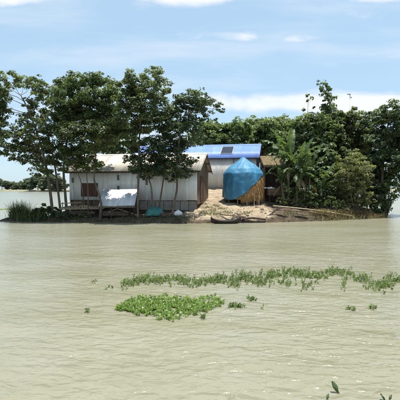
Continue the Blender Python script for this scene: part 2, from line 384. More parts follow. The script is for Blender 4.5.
TREE_I = [0]
def tree(name, label, trunk, clumps, r0, mat, bark='bark', dens=1.0, leaf=.18, aspect=.56, group=None, cat='tree', depth=1.0, sub=.42, up=.7, flat=.8, twigs=True, grow=1.0):
    """trunk: [(px,py,Y)...] from foot to tip; clumps: [(px,py,Y,r_px)]"""
    TREE_I[0] += 1; sd = 100 + TREE_I[0]
    pts = [at(*p) for p in trunk]; foot = pts[0].copy(); g = gz(foot.x, foot.y)
    foot.z = max(g, -.2) - .12 if foot.y < 62 else pts[0].z
    pts[0] = foot
    r0 *= .76
    root = empty(name, foot, label, cat, group)
    loc = [p - foot for p in smooth_path(pts)]; n = len(loc); rr = random.Random(sd)
    rad = [r0 * (1.0 - .72 * (i / (n - 1)) ** .9) * (1.25 if i == 0 else 1) for i in range(n)]
    mb = MB(); mb.tube(loc, rad, 8)
    cl = []
    for c in clumps:
        px, py, Y, rp = c[:4]; rx = rp * grow * Y / F
        p = at(px, py, Y) - foot; p.y += rr.uniform(-.35, .35) * depth
        cl.append((tuple(p), (rx, rx * 1.05 * depth, rx * flat)))
        # limb from the nearest lower point of the trunk into the clump
        best = min(range(n), key=lambda i: (loc[i] - p).length + (2.5 if loc[i].z > p.z - .3 else 0) + (1.5 if i < n * .3 else 0))
        q = loc[best]; Ld = (p - q).length
        if Ld > .3:
            rb = min(rad[best] * .6, .03 + .022 * Ld)
            path = curve(q, p, (0, 0, -.10 * Ld if p.z > q.z + Ld * .5 else .10 * Ld), 6, sd + best)
            mb.tube(path, [rb * (1 - .75 * i / 5) for i in range(6)], 5, False)
            if twigs:
                for k in range(3):
                    e = p + Vector((rr.gauss(0, 1), rr.gauss(0, 1), rr.gauss(.2, .8))).normalized() * rx * .85
                    mb.tube(curve(path[4], e, (0, 0, .05), 4, k), [rb * .4, rb * .3, rb * .2, rb * .12], 4, False)
    mb.build('trunk', M[bark], root, True)
    C, Nn, T = clump_leaves(cl, dens, leaf, sd, sub, up)
    link('crown', leaves_mesh('crown', C, Nn, leaf, leaf * aspect, seed=sd, tint=T), M[mat], root)
    return root

def bush(name, label, foot, clumps, mat, leaf=.22, dens=1.0, group=None, aspect=.5, cat='bush', up=.6, stems=True, flat=.85):
    TREE_I[0] += 1; sd = 300 + TREE_I[0]; f = at(*foot); f.z = max(gz(f.x, f.y), -.1) - .05 if f.y < 62 else f.z
    root = empty(name, f, label, cat, group); mb = MB(); cl = []
    for px, py, Y, rp in clumps:
        rx = rp * Y / F; p = at(px, py, Y) - f; cl.append((tuple(p), (rx, rx, rx * flat)))
        mb.tube(curve(Vector((random.uniform(-.15, .15), random.uniform(-.15, .15), 0)), p, (0, 0, .1), 6, sd), [.05, .042, .034, .026, .018, .01], 5, False)
    mb.build('stem', M['bark'], root, True)
    C, Nn, T = clump_leaves(cl, dens, leaf, sd, .42, up, .4)
    link('foliage', leaves_mesh('foliage', C, Nn, leaf, leaf * aspect, seed=sd, tint=T), M[mat], root)
    return root

# ------------------------------------------------------------------ corrugated sheets
_sheet_cache = {}
def sheet_mesh(w, l, mat, pitch=.085, amp=.012):
    key = (round(w, 3), round(l, 3), mat.name)
    if key in _sheet_cache: return _sheet_cache[key]
    k = int(round(w / pitch)) * 6; xs = np.linspace(0, w, k + 1); z = amp * np.cos(2 * np.pi * xs / pitch)
    V = []
    for yy in (0, l):
        for dz in (0, -.003): V += [(x, yy, zz + dz) for x, zz in zip(xs, z)]
    m = k + 1; Fc = []
    for i in range(k):
        Fc += [(i, i + 1, 2 * m + i + 1, 2 * m + i), (m + i + 1, m + i, 3 * m + i, 3 * m + i + 1), (i + 1, i, m + i, m + i + 1), (2 * m + i, 2 * m + i + 1, 3 * m + i + 1, 3 * m + i)]
    me = mesh_np('sheet', np.array(V), np.array(Fc), smooth=True); me.materials.append(mat)
    _sheet_cache[key] = me; return me

def place(name, me, parent, O, X, Yv, jitter=0.0, rr=random):
    """child object whose local x, y axes run along X, Yv from O (parent space)"""
    X = Vector(X).normalized(); Yv = Vector(Yv).normalized(); Z = X.cross(Yv).normalized(); Yv = Z.cross(X)
    if jitter:
        O = Vector(O) + Z * rr.uniform(0, jitter) + Yv * rr.uniform(-.03, .02); q_ = Matrix.Rotation(rr.uniform(-.006, .006), 3, Z); X = q_ @ X; Yv = q_ @ Yv
    mtx = Matrix((X, Yv, Z)).transposed().to_4x4(); mtx.translation = Vector(O)
    o = bpy.data.objects.new(name, me); COL.objects.link(o); o.parent = parent; o.matrix_local = mtx; return o

HROT = -math.atan2(.2, .98)

def tin_house(name, label, foot, L, D, z0, ze, zr, wall_m, roof_m, over=.35, zskirt=None, sw=.82, gable_open=False):
    """long gabled house; local x runs from -L to 0, y from 0 (front) to D; heights are world z"""
    root = empty(name, (foot[0], foot[1], z0 - .02), label, 'house', None, HROT)
    b = z0 - .02; e = ze - b; r = zr - b; h0 = z0 - b
    # timber frame
    fr = MB()
    for x in np.linspace(-L + .08, -.08, 7):
        for y in (.10, D - .10):
            fr.box((x, y, (e - .05 - 1.2) / 2), (.10, .10, e - .05 + 1.2))
    for y in (.10, D - .10): fr.box((-L / 2, y, e - .08), (L - .1, .08, .10))
    for x in np.linspace(-L + .1, -.1, 7):
        for s in (-1, 1):
            a = Vector((x, D / 2 + s * (D / 2), e - .03)); c = Vector((x, D / 2, r - .06)); dv = c - a
            fr.box((a + c) / 2, (.07, .07, dv.length), Vector((0, 0, 1)).rotation_difference(dv.normalized()).to_matrix())
    fr.build('frame', M['timber_dark'], root)
    # walls: a rail behind and single sheets in front
    n = int(L / sw); w = L / n
    for wy, sgn, nm in ((0, 1, 'front_wall'), (D, -1, 'back_wall')):
        rail = MB()
        for zz in (h0 + .35, (h0 + e) / 2, e - .4): rail.box((-L / 2, wy + sgn * .06, zz), (L - .04, .05, .07))
        wl = rail.build(nm, M['timber'], root)
        me = sheet_mesh(w + .035, e - h0 - .02, wall_m)
        for i in range(n):
            if sgn > 0: place('wall_sheet', me, wl, (-L + i * w - .015, wy, h0), (1, 0, 0), (0, 0, 1), .012)
            else: place('wall_sheet', me, wl, (-i * w + .015, wy, h0), (-1, 0, 0), (0, 0, 1), .012)
    return root, b, e, r, h0, w, n

def roof(root, L, D, e, r, over, roof_m, sw, name='roof', cap_m=None, gab=.4):
    rise = r - e; run = D / 2; k = rise / run; ln = math.hypot(run + over, (run + over) * k)
    cap = MB()
    for s in (-1, 1):
        cap.box((-L / 2, D / 2 + s * .12, r + .035 - .12 * k), (L + 2 * gab, .27, .012), Matrix.Rotation(-s * math.atan(k), 3, 'X'))
    # purlins
    rf = cap.build(name, cap_m or roof_m, root)
    pl = MB()
    for s in (-1, 1):
        for t in (.12, .5, .88):
            y = D / 2 + s * (run + over) * t; z = r - (run + over) * t * k - .045
            pl.box((-L / 2, y, z), (L + 2 * gab - .1, .06, .06), Matrix.Rotation(-s * math.atan(k), 3, 'X'))
        # barge boards on the two gable ends
        for x in (-L - gab + .02, gab - .02):
            a = Vector((x, D / 2 + s * (run + over), e - over * k - .06)); c = Vector((x, D / 2, r - .06)); dv = c - a
            pl.box((a + c) / 2 + Vector((0, 0, .0)), (.03, .13, dv.length), Vector((0, 0, 1)).rotation_difference(dv.normalized()).to_matrix())
    pl.build('purlins', M['timber_dark'], root)
    n = int((L + 2 * gab) / sw); w = (L + 2 * gab) / n; me = sheet_mesh(w + .04, ln, roof_m)
    for i in range(n):
        x = -L - gab + i * w
        place('roof_sheet', me, rf, (x, -over, e - over * k + .012), (1, 0, 0), (0, run + over, (run + over) * k), .012)
        x = gab - i * w
        place('roof_sheet', me, rf, (x, D + over, e - over * k + .012), (-1, 0, 0), (0, -(run + over), (run + over) * k), .012)
    return rf

def gable_wall(root, x, D, h0, e, r, mat, nm, thick=.05, boards=True, bw=.22):
    """boards side by side, cut to the gable line"""
    rail = MB(); sg = -1 if x > -.5 else 1
    for zz in (h0 + .4, e - .3): rail.box((x + sg * .10, D / 2, zz), (.05, D - .3, .08))
    wl = rail.build(nm, M['timber_dark'], root); n = int(D / bw); k = (r - e) / (D / 2)
    for i in range(n):
        y0 = i * D / n + .006; y1 = (i + 1) * D / n - .006; ja = random.uniform(-.012, .012)
        za = e + k * min(y0, D - y0) - .06; zb = e + k * min(y1, D - y1) - .06
        mb = MB(); x0 = x - thick / 2 + ja; x1 = x + thick / 2 + ja; n0 = 0
        mb.v = [(x0, y0, h0), (x1, y0, h0), (x1, y1, h0), (x0, y1, h0), (x0, y0, za), (x1, y0, za), (x1, y1, zb), (x0, y1, zb)]
        mb.f = [(0, 3, 2, 1), (4, 5, 6, 7), (0, 1, 5, 4), (1, 2, 6, 5), (2, 3, 7, 6), (3, 0, 4, 7)]
        mb.build('board', mat, wl)
    return wl

# ------------------------------------------------------------------ front house (grey tin walls, weathered tin roof)
L1, D1 = 11.2, 5.0
H1, b1, e1, r1, h1, w1, n1 = tin_house('tin_house', 'long house with pale grey tin walls and weathered cream tin roof behind trunks', (-.25, 34.0), L1, D1, 1.58, 4.22, 5.62, M['tin'], M['tin_roof'])
roof(H1, L1, D1, e1, r1, .45, M['tin_roof'], .80, cap_m=M['tin_roof'], gab=.35)
gable_wall(H1, -.02, D1, h1 - .3, e1, r1, M['timber'], 'gable_wall')
gable_wall(H1, -L1 + .02, D1, h1 - .3, e1, r1, M['tin'], 'gable_wall', bw=.6)
# dark doorway in the right gable end: open frame with a recessed plank door
d = MB(); d.box((.05, 1.2, h1 + .95), (.06, .09, 2.1)); d.box((.05, 2.3, h1 + .95), (.06, .09, 2.1)); d.box((.05, 1.75, h1 + 1.98), (.06, 1.2, .09))
dr = d.build('door_frame', M['timber_dark'], H1)
for i in range(4): MB().box((.03, 1.37 + i * .25, h1 + .95), (.04, .24, 1.96)).build('door_board', M['shutter'], dr)
# plinth of grey woven mats below the right half of the front wall, timber skirt on the left
pl = MB().box((-L1 / 2, D1 / 2, h1 - .62), (L1 - .3, D1 - .26, 1.2)).build('plinth', M['earth_dark'], H1)
for i in range(8):
    MB().box((-.36 - i * .70, .05 + .01 * (i % 2), h1 - .42), (.66, .03, .74)).build('skirt_panel', M['mat_wall'], pl)
for i in range(8):
    MB().box((-6.05 - i * .68, .06 + .01 * (i % 2), h1 - .40), (.64, .03, .70)).build('skirt_panel', M['timber'], pl)
# eaves board
MB().box((-L1 / 2, -.44, e1 - .30), (L1 + .6, .03, .12)).build('eaves_board', M['timber_dark'], H1)
# battens over sheet joints and small louvres
for i, t in enumerate((.03, .235, .41, .50, .62, .83)):
    MB().box((-L1 * (1 - t), -.035, (h1 + e1) / 2), (.05, .03, e1 - h1 - .15)).build('batten', M['tin'], H1)
for (lx, lz) in ((-10.9, 1.55), (-6.75, 1.75), (-4.25, 1.35), (-6.75, .85)):
    v = MB()
    for k in range(4): v.box((lx, -.05, lz + k * .11), (.17, .04, .07), Matrix.Rotation(.5, 3, 'X'))
    v.build('air_vent', M['timber_dark'], H1)
# brown shuttered window on the left
wn = MB()
for dx in (-.72, .72): wn.box((-9.35 + dx, -.06, h1 + .86), (.08, .09, 1.06))
for dz in (.33, 1.39): wn.box((-9.35, -.06, h1 + dz), (1.52, .09, .08))
wn = wn.build('window', M['timber_dark'], H1)
for i in range(6): MB().box((-9.35 + (i - 2.5) * .226, -.055, h1 + .86), (.21, .04, .96)).build('shutter_board', M['shutter'], wn)

# ------------------------------------------------------------------ blue-roofed house behind
L2, D2 = 13.6, 5.4
H2, b2, e2, r2, h2, w2, n2 = tin_house('blue_roof_house', 'pale walled house with bright blue tin roof behind the haystack', (5.75, 43.0), L2, D2, 2.35, 5.86, 7.35, M['tin_cream'], M['tin_blue'])
roof(H2, L2, D2, e2, r2, .35, M['tin_blue'], .95, cap_m=M['tin_blue'], gab=.30)
gable_wall(H2, -.02, D2, h2 - .4, e2, r2, M['timber_dark'], 'gable_wall')
gable_wall(H2, -L2 + .02, D2, h2 - .4, e2, r2, M['tin'], 'gable_wall', bw=.6)
MB().box((-L2 / 2, .12, h2 - .10), (L2 - .02, .12, .5)).build('plinth', M['mat_wall'], H2)
for t in (.62, .83): MB().box((-L2 * (1 - t), -.035, (h2 + e2) / 2), (.06, .03, e2 - h2 - .2)).build('batten', M['timber'], H2)
MB().box((-L2 / 2, -.34, e2 - .23), (L2 + .5, .03, .10)).build('eaves_board', M['timber_dark'], H2)

# solar panel lying on the blue roof
k2 = (r2 - e2) / (D2 / 2); sa = math.atan(k2)
lp = Vector((-3.15, D2 / 2 * .46, e2 + k2 * D2 / 2 * .46 + .09))
hm = Matrix.Rotation(HROT, 4, 'Z'); hm.translation = (5.75, 43.0, b2)
wp = hm @ lp
sp = empty('solar_panel', wp, 'dark solar panel lying on the blue tin roof', 'solar panel'); sp.rotation_euler = (Matrix.Rotation(HROT, 3, 'Z') @ Matrix.Rotation(sa, 3, 'X')).to_euler()
f_ = MB()
for s in (-1, 1): f_.box((s * .62, 0, 0), (.05, 1.86, .05)); f_.box((0, s * .905, 0), (1.19, .05, .05))
for s in (-1, 1): f_.box((0, s * .5, -.045), (1.3, .05, .05))
f_.build('frame', M['steel'], sp)
for i in range(3):
    for j in range(4): MB().box(((i - 1) * .395, (j - 1.5) * .44, .006), (.375, .42, .02)).build('cell_panel', M['solar'], sp)

# ------------------------------------------------------------------ haystack under a blue tarpaulin, on a post platform
def haystack():
    Yc = 37.0; c = at(243, 203, Yc); c.z = gz(c.x, c.y)
    root = empty('haystack', c, 'straw haystack standing on posts under a blue tarpaulin', 'haystack')
    H = 5.32 - c.z
    prof = [(.0, H), (.18, H - .10), (.55, H - .42), (1.02, H - .72), (1.44, H - 1.06), (1.68, H - 1.44), (1.74, H - 2.2), (1.74, H - 2.8), (1.72, H - 3.3), (1.68, .22)]
    nseg = 64
    def ring(pr, t, off):
        rj = 1 + .035 * math.sin(3 * t + 1) + .02 * math.sin(7 * t + pr[1] * 2)
        return ((pr[0] + off) * rj * math.cos(t), (pr[0] + off) * rj * math.sin(t), pr[1])
    # straw body
    mb = MB(); V = []; Fc = []
    for p in prof:
        for j in range(nseg): V.append(ring(p, 2 * math.pi * j / nseg, -.05))
    for i in range(len(prof) - 1):
        for j in range(nseg): Fc.append((i * nseg + j, (i + 1) * nseg + j, (i + 1) * nseg + (j + 1) % nseg, i * nseg + (j + 1) % nseg))
    mb.v = V; mb.f = Fc + [tuple((len(prof) - 1) * nseg + j for j in range(nseg))]
    body = mb.build('straw_body', M['straw_core'], root, True)
    # hanging straws where the tarpaulin is open
    rr = np.random.default_rng(5); n = 4200; t = rr.uniform(-1.75, .9, n); q = rr.random(n)
    zs = .35 + q * 2.4; rad = np.interp(zs, [.42, H - 3.3, H - 2.8, H - 2.2], [1.5, 1.6, 1.7, 1.74]) + rr.uniform(-.03, .07, n)
    hm_ = np.interp(np.degrees(t) % 360, [0, 30, 70, 110, 180, 235, 248, 278, 292, 325, 360], [2.45, 2.0, 1.2, .60, .30, .22, .28, .95, 1.42, 2.1, 2.45])
    zs = .30 + q * np.maximum(hm_ - .30, .05); rad = np.interp(zs, [.42, H - 3.3, H - 2.8, H - 2.2], [1.68, 1.72, 1.74, 1.74]) + rr.uniform(-.03, .06, n)
    P = np.stack([rad * np.cos(t), rad * np.sin(t), zs], 1); d = np.stack([np.cos(t) * .18 + rr.normal(0, .22, n), np.sin(t) * .18 + rr.normal(0, .22, n), -np.ones(n)], 1)
    l = rr.uniform(.2, .45, (n, 1)); sidev = np.stack([-np.sin(t), np.cos(t), 0 * t], 1) * .012
    Vs = np.stack([P - sidev, P + sidev, P + d * l], 1).reshape(-1, 3); Fs = np.arange(3 * n).reshape(-1, 3)
    o = link('hanging_straw', mesh_np('hanging_straw', Vs, Fs, {'tint': np.repeat(rr.random(n), 3)}), M['straw'], root); o['kind'] = 'stuff'
    # tarpaulin: a draped skin; hem low on the left, cut up high on the right front
    ns = 160; rows = 44; V = []; Fc = []
    pz = np.array([p[1] for p in prof])[::-1]; prr = np.array([p[0] for p in prof])[::-1]
    arc = [0.0]
    for i in range(1, len(prof)): arc.append(arc[-1] + math.hypot(prof[i][0] - prof[i - 1][0], prof[i][1] - prof[i - 1][1]))
    for j in range(ns):
        t = 2 * math.pi * j / ns; deg = math.degrees(t) % 360
        # angles: 270 = towards the camera, 0 = right, 180 = left
        hem = np.interp(deg, [0, 30, 70, 110, 180, 235, 248, 278, 292, 325, 360], [2.45, 2.0, 1.2, .60, .30, .22, .28, .95, 1.42, 2.1, 2.45]) + .05 * math.sin(9 * t) + .03 * math.sin(23 * t)
        za = [p[1] for p in prof]
        end = float(np.interp(-hem, [-z for z in za], arc))
        for i in range(rows):
            s = end * i / (rows - 1); rad = float(np.interp(s, arc, [p[0] for p in prof])); zz = float(np.interp(s, arc, za))
            lowf = max(0, (s - 1.9) / 3); fold = lowf * .07 * math.sin(11 * t + 2 * math.sin(3 * t)) + .018 * math.sin(17 * t + s * 2.2) * min(1, s) + .055 * min(1, s) * (abs(float(vnoise(math.cos(t) * 3 + 9, math.sin(t) * 3 + s * 1.3, 1.1))) - .2) - .06 * abs(float(vnoise(math.cos(t) * 4 + s, math.sin(t) * 5 - s * 1.7, 1.2)))
            x, y, _ = ring((rad, zz), t, .035 + max(fold, -.02) + (.05 * lowf))
            V.append((x, y, zz + .03 * math.sin(5 * t + s) * min(1, s * .4)))
    for j in range(ns):
        for i in range(rows - 1):
            a = j * rows + i; b = ((j + 1) % ns) * rows + i; Fc.append((a, a + 1, b + 1, b))
    me = mesh_np('tarpaulin', np.array(V), np.array(Fc), smooth=True); tp = link('tarpaulin', me, M['tarp'], root)
    sm = tp.modifiers.new('thick', 'SOLIDIFY'); sm.thickness = .012; sm.offset = 1
    # platform and posts
    for a in (20, 80, 140, 200, 245, 285, 325):
        x = 1.38 * math.cos(R(a)); y = 1.38 * math.sin(R(a)); g = gz(c.x + x, c.y + y) - c.z
        MB().tube([(x, y, g - .15), (x * .99, y * .99, .45)], .055, 7).build('post', M['bamboo'], root)
    # two poles propped on the open side
    for x in (.15, .75, 1.15): MB().tube([(x, -1.75, gz(c.x + x, c.y - 1.75) - c.z - .1), (x + .05, -1.62, .95)], .04, 6).build('prop_pole', M['bamboo'], root)
    bd = MB()
    for i in range(9): bd.box((0, (i - 4) * .32, .26), (2 * math.sqrt(max(.05, 1.9 - ((i - 4) * .32) ** 2)), .10, .07))
    bd.build('platform', M['timber'], root)
    # rope over the cover
    return root
haystack()

# ------------------------------------------------------------------ thatched shed, table and brown trough right of the stack
def shed():
    Y = 39.0; o = at(273, 195, Y); o.z = gz(o.x, o.y)
    root = empty('thatched_shed', o, 'small open shed with a mossy yellow thatched roof beside the banana plants', 'shed')
    top = at(273, 156, Y).z - o.z; low = at(273, 167, Y).z - o.z; hw = 1.05; 
    for x in (-.9, .9):
        for y in (-.8, .9): MB().tube([(x, y, gz(o.x + x, o.y + y) - o.z - .2), (x, y, low - .02 if y < 0 else top - .1)], .06, 7).build('post', M['timber'], root)
    rf = MB()
    dv = Vector((0, 2.3, top - low)); ln = dv.length; rot = Matrix.Rotation(math.atan2(top - low, 2.3), 3, 'X')
    rf.box((0, .05, (top + low) / 2), (2.0, ln, .16), rot); rf = rf.build('roof', M['thatch'], root)
    rr = np.random.default_rng(9); n = 2600; u = rr.uniform(-1.05, 1.05, n); v = rr.random(n)
    P = np.stack([u, -1.12 + 2.3 * v, low + (top - low) * v + .09 + rr.uniform(0, .04, n)], 1); l = rr.uniform(.25, .5, (n, 1))
    d = np.stack([rr.normal(0, .15, n), -np.ones(n), -(top - low) / 2.3 - .18 + rr.normal(0, .1, n)], 1)
    sd = np.array([.014, 0, 0]); Vs = np.stack([P - sd, P + sd, P + d * l], 1).reshape(-1, 3)
    t = link('thatch_straw', mesh_np('thatch_straw', Vs, np.arange(3 * n).reshape(-1, 3), {'tint': np.repeat(rr.random(n), 3)}), M['dry'], rf); t['kind'] = 'stuff'
    for i in range(9):
        MB().box((-.94 + i * .24, .95, (top - .3) / 2), (.255, .04 + .01 * (i % 2), top - .3)).build('back_board', M['timber_dark'], root)
    for i in range(6):
        MB().box((-.92, -.62 + i * .28, low / 2), (.04 + .01 * (i % 2), .30, low - .2)).build('side_board', M['timber_dark'], root)
shed()
def trough():
    o = at(276, 203, 37.6); o.z = gz(o.x, o.y)
    root = empty('feeding_trough', o, 'brown wooden trough on legs between haystack and banana plants', 'trough')
    zt = at(276, 188.5, 37.6).z - o.z; zb = zt - .62
    for s in (-1, 1):
        for k in range(2): MB().box((0, s * .42, zb + .17 + k * .30), (1.5, .04, .29)).build('side_board', M['timber'], root)
        MB().box((s * .75, 0, zb + .32), (.04, .80, .58)).build('end_board', M['timber'], root)
        for t in (-1, 1): MB().box((s * .62, t * .34, zb / 2 - .1), (.08, .08, zb + .2)).build('leg', M['timber_dark'], root)
    MB().box((0, 0, zb + .02), (1.46, .80, .04)).build('floor_board', M['timber'], root)
    MB().box((.75, 0, zt + .045), (1.5, .5, .03)).build('plank', M['bamboo'], root)
trough()
o = at(270, 185.5, 37.5)
cl = MB(); V = []
for j in range(9):
    for i in range(11):
        x = (i - 5) * .10; y = (j - 4) * .11; V.append((x, y, .10 * math.exp(-(x * x * 3 + y * y * 6)) + .03 * math.sin(9 * x + 4 * y) + (.0 if abs(y) < .42 else -.05)))
cl.v = V; cl.f = [(j * 11 + i, j * 11 + i + 1, (j + 1) * 11 + i + 1, (j + 1) * 11 + i) for j in range(8) for i in range(10)]
c_ = cl.build('white_cloth', M['white_cloth'], None, True, loc=(o.x - .1, o.y + .1, at(276, 188.5, 37.6).z + .03)); tag(c_, 'crumpled white cloth lying over the brown trough', 'cloth')
c_.modifiers.new('thick', 'SOLIDIFY').thickness = .012

# ------------------------------------------------------------------ stilt deck and lean-to in front of the tin house
def deck():
    a = at(62, 208, 33.4); bpt = at(101, 208, 32.9); zt = 1.05
    o = Vector(((a.x + bpt.x) / 2, (a.y + bpt.y) / 2, 0)); o.z = 0
    root = empty('bamboo_deck', (o.x, o.y, gz(o.x, o.y)), 'low bamboo deck on thin posts at the left end of tin house', 'deck'); b = root.location.z
    w = bpt.x - a.x
    for i in range(16):
        MB().tube([(-w / 2 + .1 + i * w / 16, -.15 + random.uniform(-.12, .05), zt - b), (-w / 2 + .1 + i * w / 16 + random.uniform(-.03, .03), 2.3, zt - b + random.uniform(0, .03))], .055, 6).build('slat', M['bamboo'], root)
    MB().tube([(-w / 2 - .25, -.05, zt - .11 - b), (0, -.05, zt - .09 - b), (w / 2 + .2, -.05, zt - .06 - b)], .06, 7).build('edge_pole', M['bamboo'], root)
    MB().tube([(-w / 2 - .1, 1.9, zt - .13 - b), (w / 2, 1.9, zt - .12 - b)], .06, 7).build('edge_pole', M['bamboo'], root)
    for x in np.linspace(-w / 2, w / 2, 5):
        for y in (0, 1.9):
            g = min(gz(o.x + x, o.y + y), .3) - .3
            MB().tube([(x + random.uniform(-.05, .05), y, g - b), (x, y, zt - .13 - b)], .06, 7).build('post', M['timber_dark'], root)
    # handrail stubs and a leaning rail
    for x in (-w / 2 + .1, -w / 2 + 1.2): MB().tube([(x, .0, zt - b), (x + .03, .0, zt + .42 - b)], .035, 6).build('rail_post', M['timber'], root)
    MB().tube([(-w / 2 - .1, .0, zt + .32 - b), (-w / 2 + 1.6, .02, zt + .40 - b)], .035, 6).build('rail', M['bamboo'], root)
deck()
def lean_to():
    o = Vector((at(118, 214, 33.2).x, 33.2, 0)); o.z = gz(o.x, o.y); b = o.z
    root = empty('lean_to', o, 'lean-to of bright tin sheets on poles against the tin house wall', 'shed')
    W = at(136, 200, 33.3).x - at(101, 200, 33.3).x; zl = at(118, 206, 32.6).z - b; zh = at(118, 189.5, 34.4).z - b
    x0 = -W / 2; rot = HROT * .7
    fr = MB().box((0, -.55, zl - .07), (W + .1, .08, .09)).build('beam', M['bamboo'], root)
    me = sheet_mesh(W / 4 + .03, math.hypot(1.75, zh - zl), M['tin_bright'])
    for i in range(4): place('roof_sheet', me, root, (x0 + i * W / 4, -.65 - (.04 if i % 2 else 0), zl + .004 * i), (1, 0, 0), (0, 1.75, zh - zl), .02)
    for x in np.linspace(x0 + .05, -x0 - .05, 4):
        g = min(gz(o.x + x, o.y - .5), .2) - .3
        MB().tube([(x, -.55, g - b), (x + random.uniform(-.04, .04), -.55, zl - .09)], .055, 7).build('post', M['timber_dark'], root)
        MB().tube([(x, 1.0, gz(o.x + x, o.y + 1) - .2 - b), (x, 1.0, zh - .12)], .05, 7).build('post', M['timber_dark'], root)
    MB().tube([(x0, -.5, .1), (.1, -.45, zl - .2)], .035, 6).build('brace', M['bamboo'], root)
    MB().tube([(.1, -.4, zl - .25), (-x0, -.5, .15)], .035, 6).build('brace', M['bamboo'], root)
    # timber boards stacked behind, under the roof
    for k in range(3): MB().box((0, .75, .25 + k * .28), (W - .2, .04, .26)).build('back_board', M['timber_dark'], root)
lean_to()

def firewood(label, px, Y, w, n, seed):
    r = random.Random(seed); o = Vector(((px - 200) * Y / F, Y, 0)); o.z = gz(o.x, o.y)
    root = empty('firewood_pile', o, label, 'firewood')
    for i in range(n):
        z = .05 + .10 * (i // 6) + r.uniform(0, .05); y = (i % 6) * .11 - .3 + r.uniform(-.04, .04); a = r.uniform(-.12, .12); h = w * r.uniform(.35, .52); cx = r.uniform(-.15, .15)
        MB().tube([(cx - h, y - a * h, z + r.uniform(-.03, .05)), (cx, y, z + r.uniform(-.02, .04)), (cx + h, y + a * h, z + r.uniform(-.03, .05))], [r.uniform(.03, .06) for _ in range(3)], 6).build('stick', M['timber_dark' if r.random() < .6 else 'timber'], root)
firewood('pile of sticks lying in shade under the bamboo deck', 80, 33.0, 2.2, 22, 1)
firewood('pile of sticks lying in shade under the lean-to', 117, 32.9, 2.2, 20, 2)
firewood('pile of sticks on the bank left of the white sack', 166, 32.0, .9, 14, 3)

# teal cover over a frame, white sack, boat, poles
def teal_cover():
    Y = 32.3; o = at(155, 216, Y); o.z = gz(o.x, o.y)
    root = empty('teal_tarpaulin', o, 'teal cloth cover draped over a low frame between the trunks', 'tarpaulin')
    zt = at(155, 207.5, Y).z - o.z; V = []; nx, ny = 22, 14
    for j in range(ny):
        for i in range(nx):
            u = i / (nx - 1) * 2 - 1; v = j / (ny - 1) * 2 - 1; m = max(abs(u), abs(v)) 
            x = .68 * u * (1 if abs(u) < .8 else 1); y = .5 * v
            z = zt - (.04 * math.sin(6 * u + 3 * v) + .03 * math.sin(11 * v)) - max(0, abs(v) - .55) * 1.5 * (1 + .15 * math.sin(8 * u)) - max(0, abs(u) - .7) * (1.6 + .4 * math.sin(5 * v))
            V.append((x, y, max(z, .08)))
    mb = MB(); mb.v = V; mb.f = [(j * nx + i, j * nx + i + 1, (j + 1) * nx + i + 1, (j + 1) * nx + i) for j in range(ny - 1) for i in range(nx - 1)]
    cv = mb.build('cover', M['teal'], root, True); cv.modifiers.new('thick', 'SOLIDIFY').thickness = .012
    for x in (-.5, .5):
        for y in (-.3, .3): MB().tube([(x, y, -.2), (x, y, zt - .08)], .035, 6).build('post', M['timber'], root)
teal_cover()
def sack():
    o = at(178, 214.5, 32.2); o.z = gz(o.x, o.y) - .02
    V = []; Fc = []; n = 18; prof = [(.02, 0), (.24, .02), (.29, .12), (.27, .24), (.20, .33), (.11, .39), (.07, .41), (.06, .45), (.02, .46)]
    for r_, z_ in prof:
        for j in range(n):
            t = 2 * math.pi * j / n; k = 1 + .16 * math.sin(2 * t + z_ * 6) + .08 * math.sin(5 * t + z_ * 20); V.append((r_ * k * math.cos(t) * 1.1, r_ * k * math.sin(t) * .85, z_))
    for i in range(len(prof) - 1):
        for j in range(n): Fc.append((i * n + j, i * n + (j + 1) % n, (i + 1) * n + (j + 1) % n, (i + 1) * n + j))
    mb = MB(); mb.v = V; mb.f = Fc + [tuple(range(n))[::-1], tuple((len(prof) - 1) * n + j for j in range(n))]
    tag(mb.build('white_sack', M['white_cloth'], None, True, loc=o), 'small tied white sack at the foot of the right trunk', 'sack')
sack()
def boat():
    o = at(226, 222, 30.7); o.z = .0
    root = empty('rowing_boat', o, 'narrow dark wooden boat lying along the sandy water edge', 'boat', None, R(3))
    Ln = 2.25; n = 17; sec = 8; V = []
    def hullpt(t, a, off):
        wd = .30 * (1 - abs(t) ** 2.6) + .015; sh = .20 + .12 * abs(t) ** 2.5; y = math.sin(a) * (wd + off); z = -.06 + .16 * abs(t) ** 3 + (sh - (-.06)) * (1 - math.cos(a)) * 1.0
        return (t * Ln / 2, y, z)
    for off in (0.0, -.03):
        for i in range(n):
            t = -1 + 2 * i / (n - 1)
            for k in range(sec + 1): V.append(hullpt(t, -math.pi / 2 + math.pi * k / sec, off if abs(t) < .99 else 0))
    Fc = []; m = sec + 1
    for s in (0, n * m):
        for i in range(n - 1):
            for k in range(sec): q = (s + i * m + k, s + (i + 1) * m + k, s + (i + 1) * m + k + 1, s + i * m + k + 1); Fc.append(q if s == 0 else q[::-1])
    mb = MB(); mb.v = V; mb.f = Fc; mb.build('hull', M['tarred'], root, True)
    gl = []
    for s in (-1, 1):
        pts = [Vector(hullpt(-1 + 2 * i / 16, s * math.pi / 2, .0)) for i in range(17)]
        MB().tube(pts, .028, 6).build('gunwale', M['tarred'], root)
    for x in (-.55, .05, .6): MB().box((x, 0, .15), (.14, .46, .03)).build('thwart', M['timber'], root)
boat()

